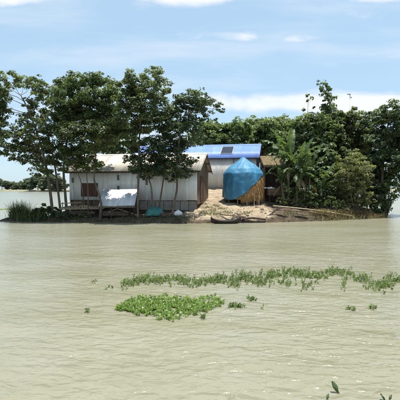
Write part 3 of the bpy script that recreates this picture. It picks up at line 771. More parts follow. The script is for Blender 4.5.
def log(label, pts, r, mat='timber', name='log', cat='log', group=None, forks=()):
    P = [at(*p) for p in pts]; base = P[0].copy(); Q = [p - base for p in P]; n = len(Q)
    mb = MB(); sm = smooth_path(Q, 4); mb.tube(sm, [r * (1 - .45 * i / len(sm)) for i in range(len(sm))], 7)
    for f_ in forks: mb.tube([at(*p) - base for p in f_], [r * .6, r * .45, r * .3][:len(f_)], 6)
    return tag(mb.build(name, M[mat], None, True, loc=base), label, cat, group)
log('long pale bamboo pole lying along the bank below banana plants', [(273, 206, 34.4), (300, 208.5, 34.2), (325, 211.5, 34.4), (352, 216, 34.8)], .07, 'bamboo', 'bamboo_pole', 'pole')
log('dark slanting pole just under the long pale bamboo pole', [(284, 210.5, 33.2), (310, 212, 33.3), (338, 217, 34.2)], .06, 'timber', 'wooden_pole', 'pole')
log('forked driftwood branch leaning on the bank right of the boat', [(262, 221, 31.9), (270, 215, 32.2), (277, 209, 32.8), (283, 207.5, 33.2)], .08, 'timber_dark', 'driftwood', 'driftwood', None, [[(270, 215, 32.2), (279, 214.5, 32.2), (288, 217, 32.3)]])
log('short dark driftwood log at the water edge beside the boat', [(242, 219.5, 31.2), (252, 218, 31.3), (266, 219.5, 31.5)], .10, 'timber_dark', 'log', 'log')
log('thin crooked driftwood lying above the boat on the sand', [(220, 214.5, 31.6), (231, 215.5, 31.4), (246, 217, 31.5)], .05, 'timber', 'driftwood', 'driftwood', None, [[(231, 215.5, 31.4), (236, 213.5, 31.6), (241, 213, 31.7)]])
log('dark root sticking out of the bank under the forked branch', [(280, 220, 32.3), (296, 216, 32.6), (308, 218, 32.9)], .08, 'timber_dark', 'root', 'root')

# clods of earth on the sandy slope
def clods():
    r = np.random.default_rng(21); V = []; Fc = []
    ico = bmesh.new(); bmesh.ops.create_icosphere(ico, subdivisions=1, radius=1); iv = np.array([v.co[:] for v in ico.verts]); fi = np.array([[v.index for v in f.verts] for f in ico.faces]); ico.free()
    for k in range(300):
        x = r.uniform(-.8, 6.2); y = shore(x) + abs(r.normal(0, 2.2)) + .1; s = r.uniform(.015, .06) * (2.6 if r.random() < .10 else 1)
        p = iv * (1 + r.normal(0, .16, (len(iv), 1))) * np.array([s * r.uniform(.8, 1.4), s, s * r.uniform(.6, 1.0)]) + np.array([x, y, gz(x, y) + s * .2])
        Fc.append(fi + len(V) * len(iv)); V.append(p)
    tag(link('earth_clods', mesh_np('earth_clods', np.concatenate(V), np.concatenate(Fc)), M['clod']), 'small clods of dry earth scattered over the sandy slope', 'clods', kind='stuff')
clods()

# ------------------------------------------------------------------ blades: grass tufts, litter, dry reeds
def blades(name, label, cat, pts, n, h, mat, spread=.25, lean=.35, wd=.018, seed=0, kind=None, group=None):
    """pts: list of world (x, y); n blades in all, each a bent three-segment strip"""
    r = np.random.default_rng(seed); pts = np.array(pts); idx = r.integers(0, len(pts), n)
    X = pts[idx, 0] + r.normal(0, spread, n); Y = pts[idx, 1] + r.normal(0, spread, n); Z = np.maximum(gheight(X, Y), -.05)
    base = np.array([pts[0, 0], pts[0, 1], max(gz(*pts[0]), 0)]); a = r.uniform(0, 2 * np.pi, n); ln = h * r.uniform(.45, 1.15, n); le = lean * r.uniform(.3, 1.6, n)
    dirv = np.stack([np.cos(a), np.sin(a)], 1); side = np.stack([-np.sin(a), np.cos(a), 0 * a], 1) * (wd * r.uniform(.7, 1.3, n))[:, None]; V = []
    for t, wf in ((0, 1), (.4, .9), (.75, .6), (1, .05)):
        c = np.stack([X + dirv[:, 0] * ln * le * t * t, Y + dirv[:, 1] * ln * le * t * t, Z + ln * (t - .35 * le * t ** 3)], 1) - base
        V += [c - side * wf, c + side * wf]
    V = np.stack(V, 1).reshape(-1, 3); i = np.arange(n) * 8
    Fc = np.concatenate([np.stack([i + k, i + k + 1, i + k + 3, i + k + 2], 1) for k in (0, 2, 4)])
    o = link(name, mesh_np(name, V, Fc, {'tint': np.repeat(r.random(n), 8)}), M[mat], None, loc=base)
    return tag(o, label, cat, group, kind)
P2 = lambda px, Y: ((px - 200) * Y / F, Y)
blades('grass_clump', 'tall spiky grass clump at the left tip of the island', 'grass', [P2(17, 33.2), P2(14, 33.3), P2(20, 33.2), P2(25, 33.1)], 520, 1.5, 'grass', .24, .45, .017, 1)
blades('reed_clump', 'shorter dark reeds right of the spiky grass clump', 'grass', [P2(28, 33.0), P2(34, 32.9), P2(40, 32.8)], 700, .9, 'grass', .3, .5, .022, 2)
blades('shore_grass', 'sparse green grass along the foot of the bank', 'grass', [P2(p, float(shore((p - 200) * 32 / F)) + .35) for p in list(range(45, 200, 6)) + list(range(285, 385, 5))], 1500, .26, 'grass', .3, .7, .014, 3, 'stuff')
blades('slope_weeds', 'low weeds growing in patches on the sandy slope', 'weeds', [P2(p, y) for p, y in ((203, 33), (207, 34.4), (212, 33.2), (216, 35), (205, 36), (222, 33.6), (228, 32.6), (210, 32.2), (218, 32.1), (246, 32.6), (203, 37.5))], 900, .2, 'grass', .22, .8, .014, 4, 'stuff')
blades('dry_brush', 'dry straw coloured brush along the right bank', 'brush', [P2(p, float(shore((p - 200) * 35 / F)) + .5) for p in range(318, 384, 4)], 2000, .6, 'dry', .35, 1.0, .014, 5, 'stuff')

# ------------------------------------------------------------------ trees
def cl(lst, Y, dY=1.0, seed=0):
    rr = random.Random(seed); return [(a, b, Y + rr.uniform(-dY, dY), r_) for a, b, r_ in lst]
G1 = 'broadleaf trees in front of the tin house'
tree('broadleaf_tree', 'leftmost tall tree, thin leaning trunk, crown reaching the left picture edge',
     [(53, 213, 33.2), (50, 190, 33.2), (46, 165, 33.1), (40, 140, 33.0), (30, 112, 33.0), (22, 96, 33.0)],
     cl([(12, 80, 8), (23, 82, 8), (34, 85, 8), (45, 89, 8), (8, 91, 7), (-3, 99, 11), (2, 115, 9), (-12, 110, 13), (6, 131, 9), (-6, 138, 12), (4, 150, 8), (14, 144, 7), (24, 160, 6), (-14, 92, 12), (-18, 150, 12), (15, 158, 6), (40, 98, 6)], 33, 1.2, 1), .17, 'leaf_dark', group=G1, grow=1.12)
tree('broadleaf_tree', 'tree second from the left with three bare lower stems and a rounded crown',
     [(61, 213, 33.4), (58, 190, 33.4), (55, 165, 33.3), (50, 140, 33.2), (45, 118, 33.2)],
     cl([(40, 113, 8), (30, 122, 8), (44, 128, 9), (28, 137, 8), (40, 146, 9), (54, 112, 8), (34, 160, 8), (52, 142, 9), (20, 133, 6), (26, 150, 7), (48, 157, 8), (38, 171, 6), (58, 126, 9), (20, 148, 6), (30, 105, 6)], 33.2, 1.2, 2), .14, 'leaf_dark', group=G1, grow=1.22)
tree('broadleaf_tree', 'tree third from the left with the broad dome-shaped top',
     [(67, 212, 33.9), (65, 190, 33.9), (64, 165, 33.8), (70, 130, 33.8), (80, 105, 33.8), (86, 92, 33.8)],
     cl([(60, 93, 8), (70, 87, 8), (80, 84, 8), (91, 83, 8), (102, 85, 8), (111, 93, 8), (66, 102, 9), (79, 99, 9), (92, 97, 9), (105, 103, 9), (114, 105, 7), (72, 115, 10), (86, 112, 10), (99, 115, 10), (112, 117, 8), (64, 118, 8), (52, 99, 7)], 33.8, 1.4, 3), .16, 'leaf_mid', group=G1, grow=1.36)
tree('broadleaf_tree', 'tree with an S-curved trunk standing before the lean-to edge',
     [(100, 216, 32.4), (101, 204, 32.5), (98, 191, 32.5), (94, 178, 32.6), (96, 160, 32.8), (92, 140, 33), (88, 125, 33)],
     cl([(112, 128, 8), (101, 131, 8), (88, 129, 9), (76, 131, 9), (65, 134, 8), (92, 144, 8), (79, 147, 8), (105, 142, 7), (66, 148, 8), (72, 159, 8), (60, 160, 7), (84, 158, 7), (113, 139, 6), (50, 168, 6), (64, 169, 5)], 33, 1.2, 4), .13, 'leaf_dark', group=G1, grow=1.36)
tree('sapling', 'slim crooked sapling before the brown shutter, left of its twin',
     [(84, 210, 33.4), (83, 195, 33.4), (81, 182, 33.4), (77, 170, 33.4), (74, 158, 33.4)],
     cl([(80, 163, 6), (72, 156, 7), (86, 168, 4)], 33.4, .5, 5), .08, 'leaf_dark', group=G1, grow=1.36)
tree('sapling', 'slim straight sapling with a fresh green tuft before the brown shutter',
     [(88, 210, 33.0), (88, 190, 33.0), (87, 175, 33.0), (89, 162, 33.0)],
     cl([(90, 165, 6), (97, 167, 5), (84, 166, 5), (92, 160, 5)], 33.0, .4, 6), .07, 'leaf_fresh', group=G1, grow=1.36)
tree('broadleaf_tree', 'tall tree with straight trunk and a high forked top in the middle',
     [(138, 216, 32.0), (138, 195, 32), (139, 165, 32), (140, 130, 32), (143, 100, 32), (148, 85, 32)],
     cl([(130, 80, 6), (140, 83, 6), (152, 79, 6), (158, 74, 4), (127, 90, 6), (137, 93, 7), (149, 92, 7), (160, 88, 6), (166, 90, 4), (132, 104, 7), (145, 104, 7), (157, 101, 6), (124, 112, 6), (138, 116, 7), (151, 114, 7), (122, 123, 6), (131, 128, 7), (145, 128, 7), (126, 139, 6), (139, 141, 6), (117, 130, 5), (122, 100, 5)], 32, 1.2, 7), .14, 'leaf_dark', group=G1, grow=1.56)
tree('broadleaf_tree', 'short dark tree with a forked trunk beside the teal cover',
     [(151, 216, 32.6), (152, 200, 32.6), (151, 186, 32.6), (147, 174, 32.6), (145, 160, 32.6)],
     cl([(150, 146, 6), (140, 153, 6), (157, 155, 6), (149, 163, 7), (138, 166, 6), (158, 169, 6), (146, 174, 5), (130, 160, 4), (166, 163, 5)], 32.6, .9, 8), .13, 'leaf_deep', group=G1, grow=1.7)
tree('broadleaf_tree', 'slender tree leaning right, third trunk of the middle group',
     [(158, 214, 32.9), (161, 195, 32.9), (164, 175, 32.9), (166, 150, 32.9), (170, 125, 32.9)],
     cl([(165, 111, 6), (160, 122, 7), (172, 119, 7), (166, 133, 7), (178, 131, 7), (172, 144, 7), (185, 120, 7), (192, 127, 6), (188, 139, 7), (180, 150, 6), (160, 145, 6), (194, 114, 5), (178, 110, 5)], 32.9, 1.1, 9), .12, 'leaf_deep', group=G1, grow=1.56)
tree('broadleaf_tree', 'right tree of the middle group with one long limb reaching right',
     [(172, 217, 32.1), (174, 203, 32.1), (177, 188, 32.1), (177, 165, 32.2), (180, 135, 32.2), (186, 112, 32.2), (194, 101, 32.2)],
     cl([(184, 104, 6), (181, 97, 5), (190, 98, 6), (199, 99, 6), (207, 102, 5), (214, 105, 4), (220, 109, 3.2), (203, 108, 5), (206, 115, 4), (204, 121, 3), (176, 155, 6), (168, 166, 6), (184, 164, 6), (175, 174, 6), (186, 172, 5), (193, 160, 4), (197, 108, 5), (170, 178, 4)], 32.2, .9, 10), .15, 'leaf_deep', group=G1, grow=1.48)

# dark undergrowth below the left trees
bush('taro_plant', 'dark broad-leaved bush below the two left trunks', (48, 216, 33.0), cl([(36, 211, 4), (44, 208, 5), (52, 210, 5), (58, 213, 4)], 33, .4, 11), 'leaf_deep', .34, 1.0, aspect=.75)
bush('shore_bush', 'dark bush below the bamboo deck', (72, 217, 32.4), cl([(66, 215, 4), (74, 217, 4), (84, 216, 3.5), (60, 214, 4)], 32.4, .3, 12), 'leaf_deep', .24, .9)

# hedge of trees behind the blue roof
G2 = 'trees in the row behind the blue roofed house'
rows = [(206, 130, 10, 'leftmost tree of the row above the blue roof'), (222, 134, 10, 'second tree of the row above the blue roof'), (238, 131, 11, 'third tree of the row, above the middle of the blue roof'), (254, 130, 12, 'fourth tree of the row, above the right half of blue roof'),
        (270, 131, 13, 'fifth tree of the row, just right of the blue roof end'), (284, 128, 11, 'rightmost tree of the row behind the banana plants')]
for i, (px, py, r_, lb) in enumerate(rows):
    Y = 55 + (i % 2) * 1.5
    tree('hedge_tree', lb, [(px, 185, Y), (px + 1, 165, Y), (px - 1, py + 6, Y), (px, py - 2, Y)],
         cl([(px - r_ * .55, py - 1, r_ * .62), (px + r_ * .5, py - 2, r_ * .62), (px, py - 4, r_ * .6), (px - r_ * .6, py + 10, r_ * .7), (px + r_ * .55, py + 9, r_ * .7), (px, py + 17, r_ * .75), (px + r_ * .6, py + 24, r_ * .6), (px - r_ * .5, py + 26, r_ * .6)], Y, 1.2, 20 + i), .16, 'leaf_fresh', leaf=.30, dens=.9, group=G2, grow=1.2)
for i, (px, top, lb) in enumerate([(208, 121, 'left one of two small pointed treetops over the blue roof'), (216, 118, 'right one of two small pointed treetops over the blue roof')]):
    tree('pointed_tree', lb, [(px, 185, 58), (px, 150, 58), (px, top, 58)], cl([(px, top + 2, 2), (px, top + 6, 2.8), (px, top + 11, 3.5), (px, top + 17, 4), (px, top + 24, 4)], 58, .3, 40 + i), .1, 'leaf_deep', leaf=.3, group='pointed treetops over the blue roof')

# right-hand grove
tree('grove_tree', 'leafy tree right behind the banana plants', [(306, 206, 41), (306, 180, 41), (308, 150, 41), (310, 128, 41)],
     cl([(300, 127, 9), (312, 124, 10), (322, 132, 10), (304, 140, 10), (318, 146, 11), (308, 156, 11), (325, 160, 10), (296, 150, 9), (314, 172, 11), (300, 168, 9), (326, 176, 9)], 41, 1.5, 50), .18, 'leaf_mid', leaf=.30, grow=1.2)
tree('tall_tree', 'tall thin tree with a curved plume top above the grove', [(332, 206, 43), (332, 170, 43), (331, 140, 43), (330, 115, 43), (327, 98, 43), (321, 87, 43)],
     cl([(321, 86, 3.8), (325, 91, 4.2), (328, 98, 4.6), (329, 105, 5), (325, 108, 4), (333, 113, 6), (323, 117, 6), (331, 124, 8), (320, 126, 6), (338, 124, 7), (330, 138, 9), (341, 136, 8)], 43, .9, 51), .14, 'leaf_mid', leaf=.22, grow=1.3)
tree('spindly_tree', 'spindly stalk with a small tuft left of the tall plume', [(308, 190, 42), (309, 150, 42), (307, 118, 42), (308, 99, 42)],
     cl([(306, 97, 2.2), (311, 99, 2.0), (308, 101, 1.8), (303, 110, 1.6), (313, 108, 1.6), (310, 116, 3)], 42, .2, 52), .05, 'leaf_olive', leaf=.18)
tree('grove_tree', 'round topped tree below the thin lamp pole', [(347, 206, 42), (347, 175, 42), (346, 150, 42), (347, 125, 42)],
     cl([(340, 117, 6), (349, 114, 6), (356, 120, 7), (345, 126, 9), (357, 132, 9), (340, 139, 10), (352, 145, 11), (362, 143, 8), (338, 154, 10), (350, 160, 10)], 42, 1.2, 53), .18, 'leaf_dark', leaf=.28, grow=1.25)
tree('grove_tree', 'big dark tree at the right end of the island', [(383, 214, 39), (382, 190, 39), (383, 160, 39), (386, 135, 39), (388, 118, 39)],
     cl([(378, 118, 8), (388, 112, 8), (399, 114, 9), (410, 120, 10), (370, 127, 8), (382, 129, 10), (395, 130, 10), (408, 136, 10), (375, 142, 10), (388, 145, 11), (401, 148, 10), (378, 158, 10), (391, 162, 11), (382, 175, 10), (394, 178, 9), (378, 190, 9), (388, 196, 8), (382, 206, 8), (412, 155, 10), (400, 165, 8), (374, 203, 7), (372, 172, 8)], 39, 1.4, 54), .22, 'leaf_deep', leaf=.28, grow=1.15)
bush('olive_bush', 'pale olive green bush overhanging the right bank', (355, 213, 36.6), cl([(345, 163, 8), (356, 160, 8), (364, 168, 8), (350, 173, 10), (362, 180, 9), (343, 178, 8), (355, 188, 9), (366, 192, 7), (346, 192, 8), (338, 186, 7), (357, 200, 8), (347, 204, 7), (368, 203, 6)], 36.6, .9, 55), 'leaf_olive', .19, 1.15)
bush('green_bush', 'mid green bush hanging over the water at the far right', (386, 214, 38.4), cl([(386, 186, 6), (393, 182, 6), (389, 195, 5), (398, 190, 5), (383, 203, 5), (380, 211, 5)], 37.8, .5, 56), 'leaf_mid', .24, .9)
bush('undergrowth_bush', 'dark bush at the foot of the banana plants', (305, 207, 37.4), cl([(296, 203, 6), (306, 200, 7), (317, 199, 7), (327, 196, 8), (334, 203, 7), (322, 206, 6)], 37.4, .7, 57), 'leaf_deep', .26, .9)
bush('undergrowth_bush', 'green bush between banana plants and the olive bush', (328, 207, 38.2), cl([(322, 188, 7), (331, 182, 8), (336, 172, 8), (326, 176, 7), (333, 192, 7)], 38.4, .7, 58), 'leaf_dark', .26, .9)
bush('shade_bush', 'dark leafy bush inside the gap beside the thatched shed', (288, 204, 40.5), cl([(286, 170, 7), (280, 180, 5), (290, 185, 7), (283, 160, 7), (292, 158, 7), (288, 195, 6)], 40.6, .5, 59), 'leaf_deep', .28, .9)

tree('back_tree', 'tree standing behind the left half of the tin house roof', [(112, 190, 43), (112, 160, 43), (113, 140, 43), (112, 126, 43)],
     cl([(104, 130, 8), (114, 126, 8), (124, 131, 8), (108, 140, 9), (120, 143, 9), (100, 146, 8), (130, 144, 7), (112, 152, 8), (126, 154, 7), (92, 150, 7)], 43, 1, 70), .16, 'leaf_fresh', leaf=.28, grow=1.1)
tree('back_tree', 'dark tree filling the gap behind the banana stems', [(297, 200, 46), (297, 175, 46), (298, 150, 46)],
     cl([(288, 146, 9), (300, 140, 9), (290, 162, 10), (304, 160, 10), (286, 178, 9), (300, 180, 10), (312, 184, 9), (292, 194, 8), (308, 198, 8), (320, 192, 9)], 46, 1.2, 71), .16, 'leaf_deep', leaf=.32, grow=1.15)
tree('back_tree', 'dark tree filling the gap behind the olive bush', [(358, 202, 47), (358, 178, 47), (360, 150, 47)],
     cl([(350, 152, 9), (364, 150, 9), (346, 168, 10), (360, 168, 10), (372, 165, 9), (340, 184, 9), (354, 186, 10), (368, 184, 10), (336, 198, 8), (350, 200, 8), (364, 200, 8), (376, 196, 7)], 47, 1.2, 72), .16, 'leaf_deep', leaf=.32, grow=1.15)
bush('undergrowth_bush', 'green shrub right at the foot of the tallest banana plant', (290, 207, 35.8), cl([(281, 199, 4), (288, 194, 5), (296, 193, 5), (304, 196, 6), (312, 196, 6), (292, 202, 5), (303, 204, 5), (313, 204, 5), (284, 204, 4)], 35.7, .3, 73), 'leaf_dark', .24, .9)
bush('undergrowth_bush', 'low shrub on the bank left of the olive bush', (332, 211, 35.6), cl([(322, 204, 5), (330, 201, 6), (337, 206, 5), (344, 210, 4), (316, 207, 4)], 35.7, .3, 74), 'leaf_mid', .22, .9)
# ------------------------------------------------------------------ banana plants
def banana_leaf(Ln, wd, rise, bend, seed):
    """torn banana blade: midrib arc with separate side strips"""
    r = random.Random(seed); n = 15; mid = []
    ang = rise; p = Vector((0, 0, 0)); pts = [p.copy()]
    for i in range(n):
        p = p + Vector((math.cos(ang), 0, math.sin(ang))) * (Ln / n); pts.append(p.copy()); ang -= bend / n * (0.4 + 1.2 * i / n)
    V = []; Fc = []; T = []
    for i in range(1, n):
        t = i / n; w0 = wd * .5 * (math.sin(math.pi * min(1, (t * .93 + .07)) ** .8)) ** .6; w1 = wd * .5 * (math.sin(math.pi * min(1, ((i + 1) / n * .93 + .07)) ** .8 + 0)) ** .6 if i < n - 1 else .02
        a = pts[i]; b = pts[i + 1]; tg = (b - a).normalized(); up = Vector((-tg.z, 0, tg.x))
        for s in (-1, 1):
            gap = r.uniform(.08, .30) if r.random() < .5 else .0; dr = r.uniform(.05, .40) + (.4 if r.random() < .3 else 0); sk = r.uniform(.0, .12)
            e0 = a + tg * (gap * (b - a).length) + Vector((0, s * w0, 0)) + tg * sk - up * (-w0 * .12) - Vector((0, 0, w0 * dr * 1.6)); e1 = b - tg * (gap * (b - a).length) + Vector((0, s * w1, 0)) + tg * sk - Vector((0, 0, w1 * dr * 1.6)) - up * (-w1 * .12)
            k = len(V); V += [a, b, e1, e0]; Fc.append((k, k + 1, k + 2, k + 3) if s > 0 else (k + 3, k + 2, k + 1, k)); tt = r.uniform(.2, .8); T += [tt] * 4
    # midrib
    for i in range(n):
        for s in (-1, 1):
            a = pts[i]; b = pts[i + 1]; h = .022 * (1 - i / n) + .006; k = len(V); V += [a + Vector((0, -h * s, .012)), b + Vector((0, -h * s, .012)), b + Vector((0, 0, -.02)), a + Vector((0, 0, -.02))]; Fc.append((k, k + 1, k + 2, k + 3)); T += [.98] * 4
    return mesh_np('leaf', np.array([tuple(v) for v in V]), np.array(Fc), {'tint': T})
BL = [banana_leaf(2.9, .60, R(82), R(45), 1), banana_leaf(3.0, .62, R(72), R(85), 2), banana_leaf(2.4, .56, R(55), R(120), 3), banana_leaf(2.1, .50, R(35), R(105), 4), banana_leaf(1.8, .42, R(10), R(85), 5)]
for m_ in BL: m_.materials.append(M['banana'])
def banana(label, px, py, Y, ptop, az, scale=1.0, seed=0):
    r = random.Random(seed); foot = at(px, py, Y); foot.z = gz(foot.x, foot.y) - .05; top = at(ptop[0], ptop[1], Y) - foot
    root = empty('banana_plant', foot, label, 'banana plant', 'banana plants on the right bank')
    n = 8; pts = [Vector((top.x * (i / n) ** 1.5, 0, top.z * i / n)) for i in range(n + 1)]
    MB().tube(pts, [.15 - .085 * i / n for i in range(n + 1)], 9).build('pseudostem', M['banana_stem'], root, True)
    for k, (a, tp, sc) in enumerate(az):
        o = link('leaf', BL[tp], None, root, loc=pts[-1] - Vector((0, 0, r.uniform(.0, .25))), rot=(r.uniform(-.25, .25), r.uniform(-.1, .1), R(a))); o.scale = (sc * scale,) * 3
    for k in range(4):
        o = link('dry_leaf', BD[k % 2], None, root, loc=pts[-1] - Vector((0, 0, r.uniform(.2, .5))), rot=(r.uniform(-.3, .3), 0, r.uniform(0, 6.28))); o.scale = (scale,) * 3
BD = [banana_leaf(1.7, .34, R(-25), R(62), 8), banana_leaf(1.4, .3, R(-40), R(45), 9)]
for m_ in BD: m_.materials.append(M['dry'])
M['banana_stem'] = surf('banana_stem', (.16, .17, .07), (.30, .27, .13), 4, .7, (1, 1, .3), bump=.01)
banana('tallest banana plant, nearest the thatched shed', 288, 205, 37.3, (289, 163, 0), [(175, 0, 1.2), (60, 0, 1.15), (290, 0, 1.1), (240, 1, 1.1), (150, 1, 1.15), (8, 1, 1.15), (195, 2, 1.1), (-20, 2, 1.1), (215, 3, 1.1), (-50, 3, 1.1), (100, 2, .9), (250, 3, 1.0), (185, 4, 1.2), (-75, 4, 1.2)], 1.08, 1)
banana('banana plant in the middle with a long leaf arching right', 297, 206, 36.6, (297, 172, 0), [(20, 0, 1.15), (200, 0, 1.1), (275, 0, 1.0), (-40, 1, 1.1), (210, 1, 1.0), (0, 1, 1.2), (170, 1, 1.1), (-15, 3, 1.2), (225, 3, 1.1), (-60, 3, 1.1), (10, 4, 1.2), (180, 4, 1.1), (-110, 4, 1)], 1.05, 2)
banana('banana plant on the right with broad drooping leaves', 308, 206, 37.6, (310, 176, 0), [(15, 0, 1.1), (165, 0, 1.0), (270, 0, 1.0), (-20, 1, 1.1), (200, 1, 1.0), (5, 2, 1.2), (190, 2, 1.1), (-30, 3, 1.2), (230, 3, 1.1), (-75, 4, 1.1), (200, 4, 1.1)], 1.05, 3)
banana('young banana plant leaning left beside the brown trough', 284, 206, 36.9, (281, 180, 0), [(170, 0, .95), (30, 0, .9), (260, 1, .8), (195, 2, .9), (-15, 2, .9), (-80, 4, .8), (240, 3, .8)], .9, 4)
banana('low banana plant beside the olive bush', 322, 207, 37.0, (321, 188, 0), [(20, 0, 1.0), (160, 0, .95), (280, 1, .9), (0, 2, 1.0), (200, 3, 1.0), (-50, 3, .9), (250, 4, .9)], .95, 5)

# ------------------------------------------------------------------ lamp pole above the grove
pf = at(349, 180, 60); pf.z = 1.2 if False else gz(pf.x, 57.5)
pf = Vector((at(349, 180, 56).x, 56.0, 0)); pf.z = gz(pf.x, pf.y) - .2
pr = empty('lamp_pole', pf, 'thin pole with a small lamp head above the grove', 'pole')
hp = at(349, 95.5, 56).z - pf.z
MB().tube([(0, 0, 0), (0, 0, hp * .5), (0, 0, hp)], [.09, .07, .045], 8).build('pole', M['steel'], pr, True)
MB().tube([(0, 0, hp - .02), (-.18, -.05, hp + .06), (.0, 0, hp + .02)], .03, 6).build('arm', M['steel'], pr)
MB().box((-.16, -.05, hp + .06), (.42, .22, .10)).build('lamp_head', M['steel'], pr)
MB().box((.12, 0, hp - .35), (.26, .04, .16)).build('bracket', M['steel'], pr)

# ------------------------------------------------------------------ far trees
G3 = 'far trees across the water'
def far_tree(px, py_top, Y, rp, lb, mat='leaf_far_hazed', n=7, seed=0):
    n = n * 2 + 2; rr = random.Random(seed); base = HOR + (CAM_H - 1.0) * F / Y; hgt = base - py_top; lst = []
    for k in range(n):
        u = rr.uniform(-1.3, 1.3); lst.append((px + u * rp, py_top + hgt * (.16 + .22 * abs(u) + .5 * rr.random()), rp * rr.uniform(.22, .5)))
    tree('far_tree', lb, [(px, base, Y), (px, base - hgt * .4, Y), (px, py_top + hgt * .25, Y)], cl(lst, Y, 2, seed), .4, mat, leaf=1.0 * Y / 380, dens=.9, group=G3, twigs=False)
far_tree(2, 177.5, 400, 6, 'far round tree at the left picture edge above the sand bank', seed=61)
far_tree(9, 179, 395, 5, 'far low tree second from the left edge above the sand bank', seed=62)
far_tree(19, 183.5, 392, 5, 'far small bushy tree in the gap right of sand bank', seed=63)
far_tree(28, 176, 312, 6, 'far tree nearest the spiky grass, left of three behind trunks', 'leaf_far_hazed', 8, 64)
far_tree(38, 172, 306, 8, 'far tree in the middle of three seen behind left trunks', 'leaf_far_hazed', 9, 65)
far_tree(50, 174, 300, 8, 'far tree right of three seen behind left trunks', 'leaf_far_hazed', 9, 66)
far_tree(60, 176, 298, 7, 'far tree seen between the bare lower stems', 'leaf_far_hazed', 8, 67)

# ------------------------------------------------------------------ floating water plants
def rosette_leaves(pts, r, hmin, hmax, lf):
    """spoon-shaped upright leaves on stalks for every plant point"""
    Vs = []; Fs = []; Ts = []; k = 0
    for (x, y) in pts:
        nl = r.integers(4, 8); th0 = r.uniform(0, 6.28); tb = r.uniform(.15, .7)
        for i in range(nl):
            a = th0 + i * 6.283 / nl + r.normal(0, .3); h = r.uniform(hmin, hmax); ln = lf * r.uniform(.75, 1.25); w = ln * r.uniform(.36, .48); le = r.uniform(.2, .9)
            d = np.array([math.cos(a), math.sin(a), 0]); s = np.array([-math.sin(a), math.cos(a), 0]); u = np.array([0, 0, 1.0])
            b = np.array([x, y, 0]) + d * .01; c0 = b + d * h * le * .6 + u * h
            ax = d * math.sin(le) * .9 + u * math.cos(le) * .8; nn = np.cross(s, ax)
            st = s * .006
            V = [b - st, b + st, c0 + st * .7, c0 - st * .7]
            ring = [c0, c0 + ax * ln * .3 + s * w * .85 + nn * ln * .06, c0 + ax * ln * .65 + s * w * .9 + nn * ln * .05, c0 + ax * ln, c0 + ax * ln * .65 - s * w * .9 + nn * ln * .05, c0 + ax * ln * .3 - s * w * .85 + nn * ln * .06]
            V += ring; Vs += V; Fs += [(k, k + 1, k + 2, k + 3), (k + 4, k + 5, k + 6, k + 7), (k + 4, k + 7, k + 8, k + 9)]
            Ts += [float(np.clip(tb + r.normal(0, .2), 0, 1))] * 10; k += 10
    return np.array(Vs), np.array(Fs), Ts
def plant_patch(name, label, pts, hmin, hmax, lf, seed, group=None, kind=None, cat='water plant', mat='row_plant'):
    r = np.random.default_rng(seed); pts = np.array(pts); c = np.array([pts[:, 0].mean(), pts[:, 1].mean(), 0])
    V, Fc, T = rosette_leaves(pts - c[:2], r, hmin, hmax, lf)
    o = link(name, mesh_np(name, V, Fc, {'tint': T}), M[mat], None, loc=c); return tag(o, label, cat, group, kind)
def wpt(px, py): Y = CAM_H * F / (py - HOR); return ((px - 200) * Y / F, Y)
r = np.random.default_rng(77); pts = []
top_o = [(119, 307), (128, 300), (138, 297), (152, 299), (165, 296), (180, 297), (196, 299), (210, 296), (222, 295)]
bot_o = [(119, 309), (130, 312), (145, 315), (160, 318), (172, 320), (185, 316), (198, 314), (210, 311), (222, 305)]
tx, ty = zip(*top_o); bx_, by_ = zip(*bot_o)
while len(pts) < 900:
    px = r.uniform(116, 224); t = r.random() * 1.16 - .08; py = np.interp(px, tx, ty) * (1 - t) + np.interp(px, bx_, by_) * t + r.normal(0, .9)
    edge = min(1, min(t + .12, 1.12 - t) * 2.2) * min(1, (px - 112) / 14, (230 - px) / 36)
    if (vnoise(px, py * 2, .3) * 1.0 + .62) * edge > r.random() * .9: pts.append(wpt(px, py + 1.5))
plant_patch('water_hyacinth_mat', 'large dense bright green mat of floating water plants in front', pts, .005, .045, .050, 1, kind='stuff', mat='hyacinth')
G4 = 'clumps in the broken row of water plants'
rowdef = [(124, 286, 4, 6), (136, 283, 9, 26), (147, 281, 8, 24), (158, 282, 7, 18), (168, 280, 5, 10), (178, 280, 7, 22), (186, 283, 5, 10), (197, 284, 7, 18), (207, 282, 7, 20), (217, 281, 7, 20), (228, 281, 8, 20), (236, 284, 5, 12), (244, 279, 8, 24), (254, 280, 8, 22), (263, 284, 7, 18), (270, 277, 7, 24), (282, 275, 8, 28), (293, 274, 8, 26), (302, 276, 7, 20), (312, 276, 7, 22), (322, 278, 7, 18), (333, 274, 7, 22), (345, 275, 7, 20), (356, 279, 6, 10), (368, 281, 6, 12), (379, 287, 9, 26), (388, 284, 7, 18), (396, 280, 6, 14), (288, 285, 7, 12), (306, 287, 5, 8), (345, 286, 4, 5)]
units = ['first', 'second', 'third', 'fourth', 'fifth', 'sixth', 'seventh', 'eighth', 'ninth', 'tenth', 'eleventh', 'twelfth', 'thirteenth', 'fourteenth', 'fifteenth', 'sixteenth', 'seventeenth', 'eighteenth', 'nineteenth']
order = units + ['twentieth'] + ['twenty-' + u for u in units[:9]] + ['thirtieth'] + ['thirty-' + u for u in units[:9]]
rank = {k: j for j, k in enumerate(sorted(range(len(rowdef)), key=lambda k: rowdef[k][0]))}
for i, (px, py, sp_, n) in enumerate(rowdef):
    q = [wpt(px + r.normal(0, sp_ * .66), py + r.normal(0, 2.3)) for _ in range(int(n * 2.1))]
    plant_patch('water_plant_clump', order[rank[i]] + ' clump from the left in the broken row of water plants', q, .005, .075 if i % 3 else .12, .042, 10 + i, G4)
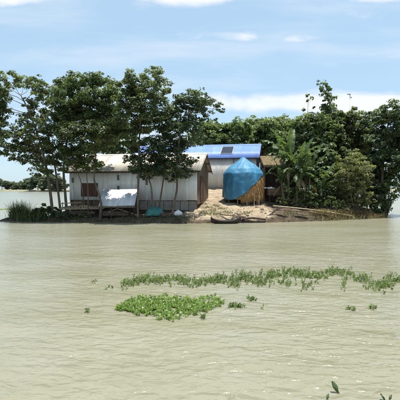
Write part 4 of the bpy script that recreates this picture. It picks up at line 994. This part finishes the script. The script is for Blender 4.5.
loose = [(235, 308, 8, 26, 'small separate green clump right of the large mat'), (252, 301, 4, 10, 'few upright leaves standing between mat and row'), (203, 319, 3, 5, 'tiny sprig off the lower right corner of the large mat'), (352, 311, 5, 6, 'left one of two small sprigs at the right'), (375, 310, 4, 6, 'right one of two small sprigs at the right'), (95, 283, 4, 4, 'faint sprigs left of the broken row'), (88, 313, 3, 3, 'faint sprig left of the large mat'), (110, 290, 3, 3, 'tiny sprig just above the left end of mat'), (262, 309, 2, 2, 'single tiny leaf sprig right of the separate clump')]
for i, (px, py, sp_, n, lb) in enumerate(loose):
    q = [wpt(px + r.normal(0, sp_ * .6), py + r.normal(0, .8)) for _ in range(n)]
    plant_patch('water_plant_sprig', lb, q, .01, .06, .045, 60 + i)
# nearest leaves
def near_leaf(px, py, Ln, tilt, yaw, lb, seed):
    x, y = wpt(px, py); root = empty('water_leaf', (x, y, -.03), lb, 'leaf'); n = 8; V = []; Fc = []
    for i in range(n + 1):
        t = i / n; w = Ln * .24 * math.sin(math.pi * min(1, t * .96 + .03)) ** .75
        for s in (-1, -.5, 0, .5, 1): V.append((s * w, .02 * abs(s) + .03 * t * t, Ln * t + .008 * math.sin(6 * t + s)))
    for i in range(n):
        for k in range(4): a = i * 5 + k; Fc.append((a, a + 1, a + 6, a + 5))
    me = mesh_np('blade', np.array(V), np.array(Fc), {'tint': np.full(len(V), .25)}, True); me.materials.append(M['banana'])
    b_ = link('blade', me, None, root, loc=(0, 0, .045), rot=(R(-18), R(tilt), R(yaw)))
    MB().tube([(.0, 0, -.10), (0, 0, .05)], .006, 6).build('stalk', M['banana_stem'], root)
near_leaf(341, 396.5, .15, -18, 25, 'single pointed green leaf rising from the water at bottom right', 1)
near_leaf(329, 404, .07, 10, -20, 'leaf tip left of the big leaf at the bottom edge', 2)
near_leaf(388, 404, .075, -8, 30, 'left leaf tip of a pair at the bottom right corner', 3)
near_leaf(392, 404.5, .07, 20, -30, 'right leaf tip of a pair at the bottom right corner', 4)
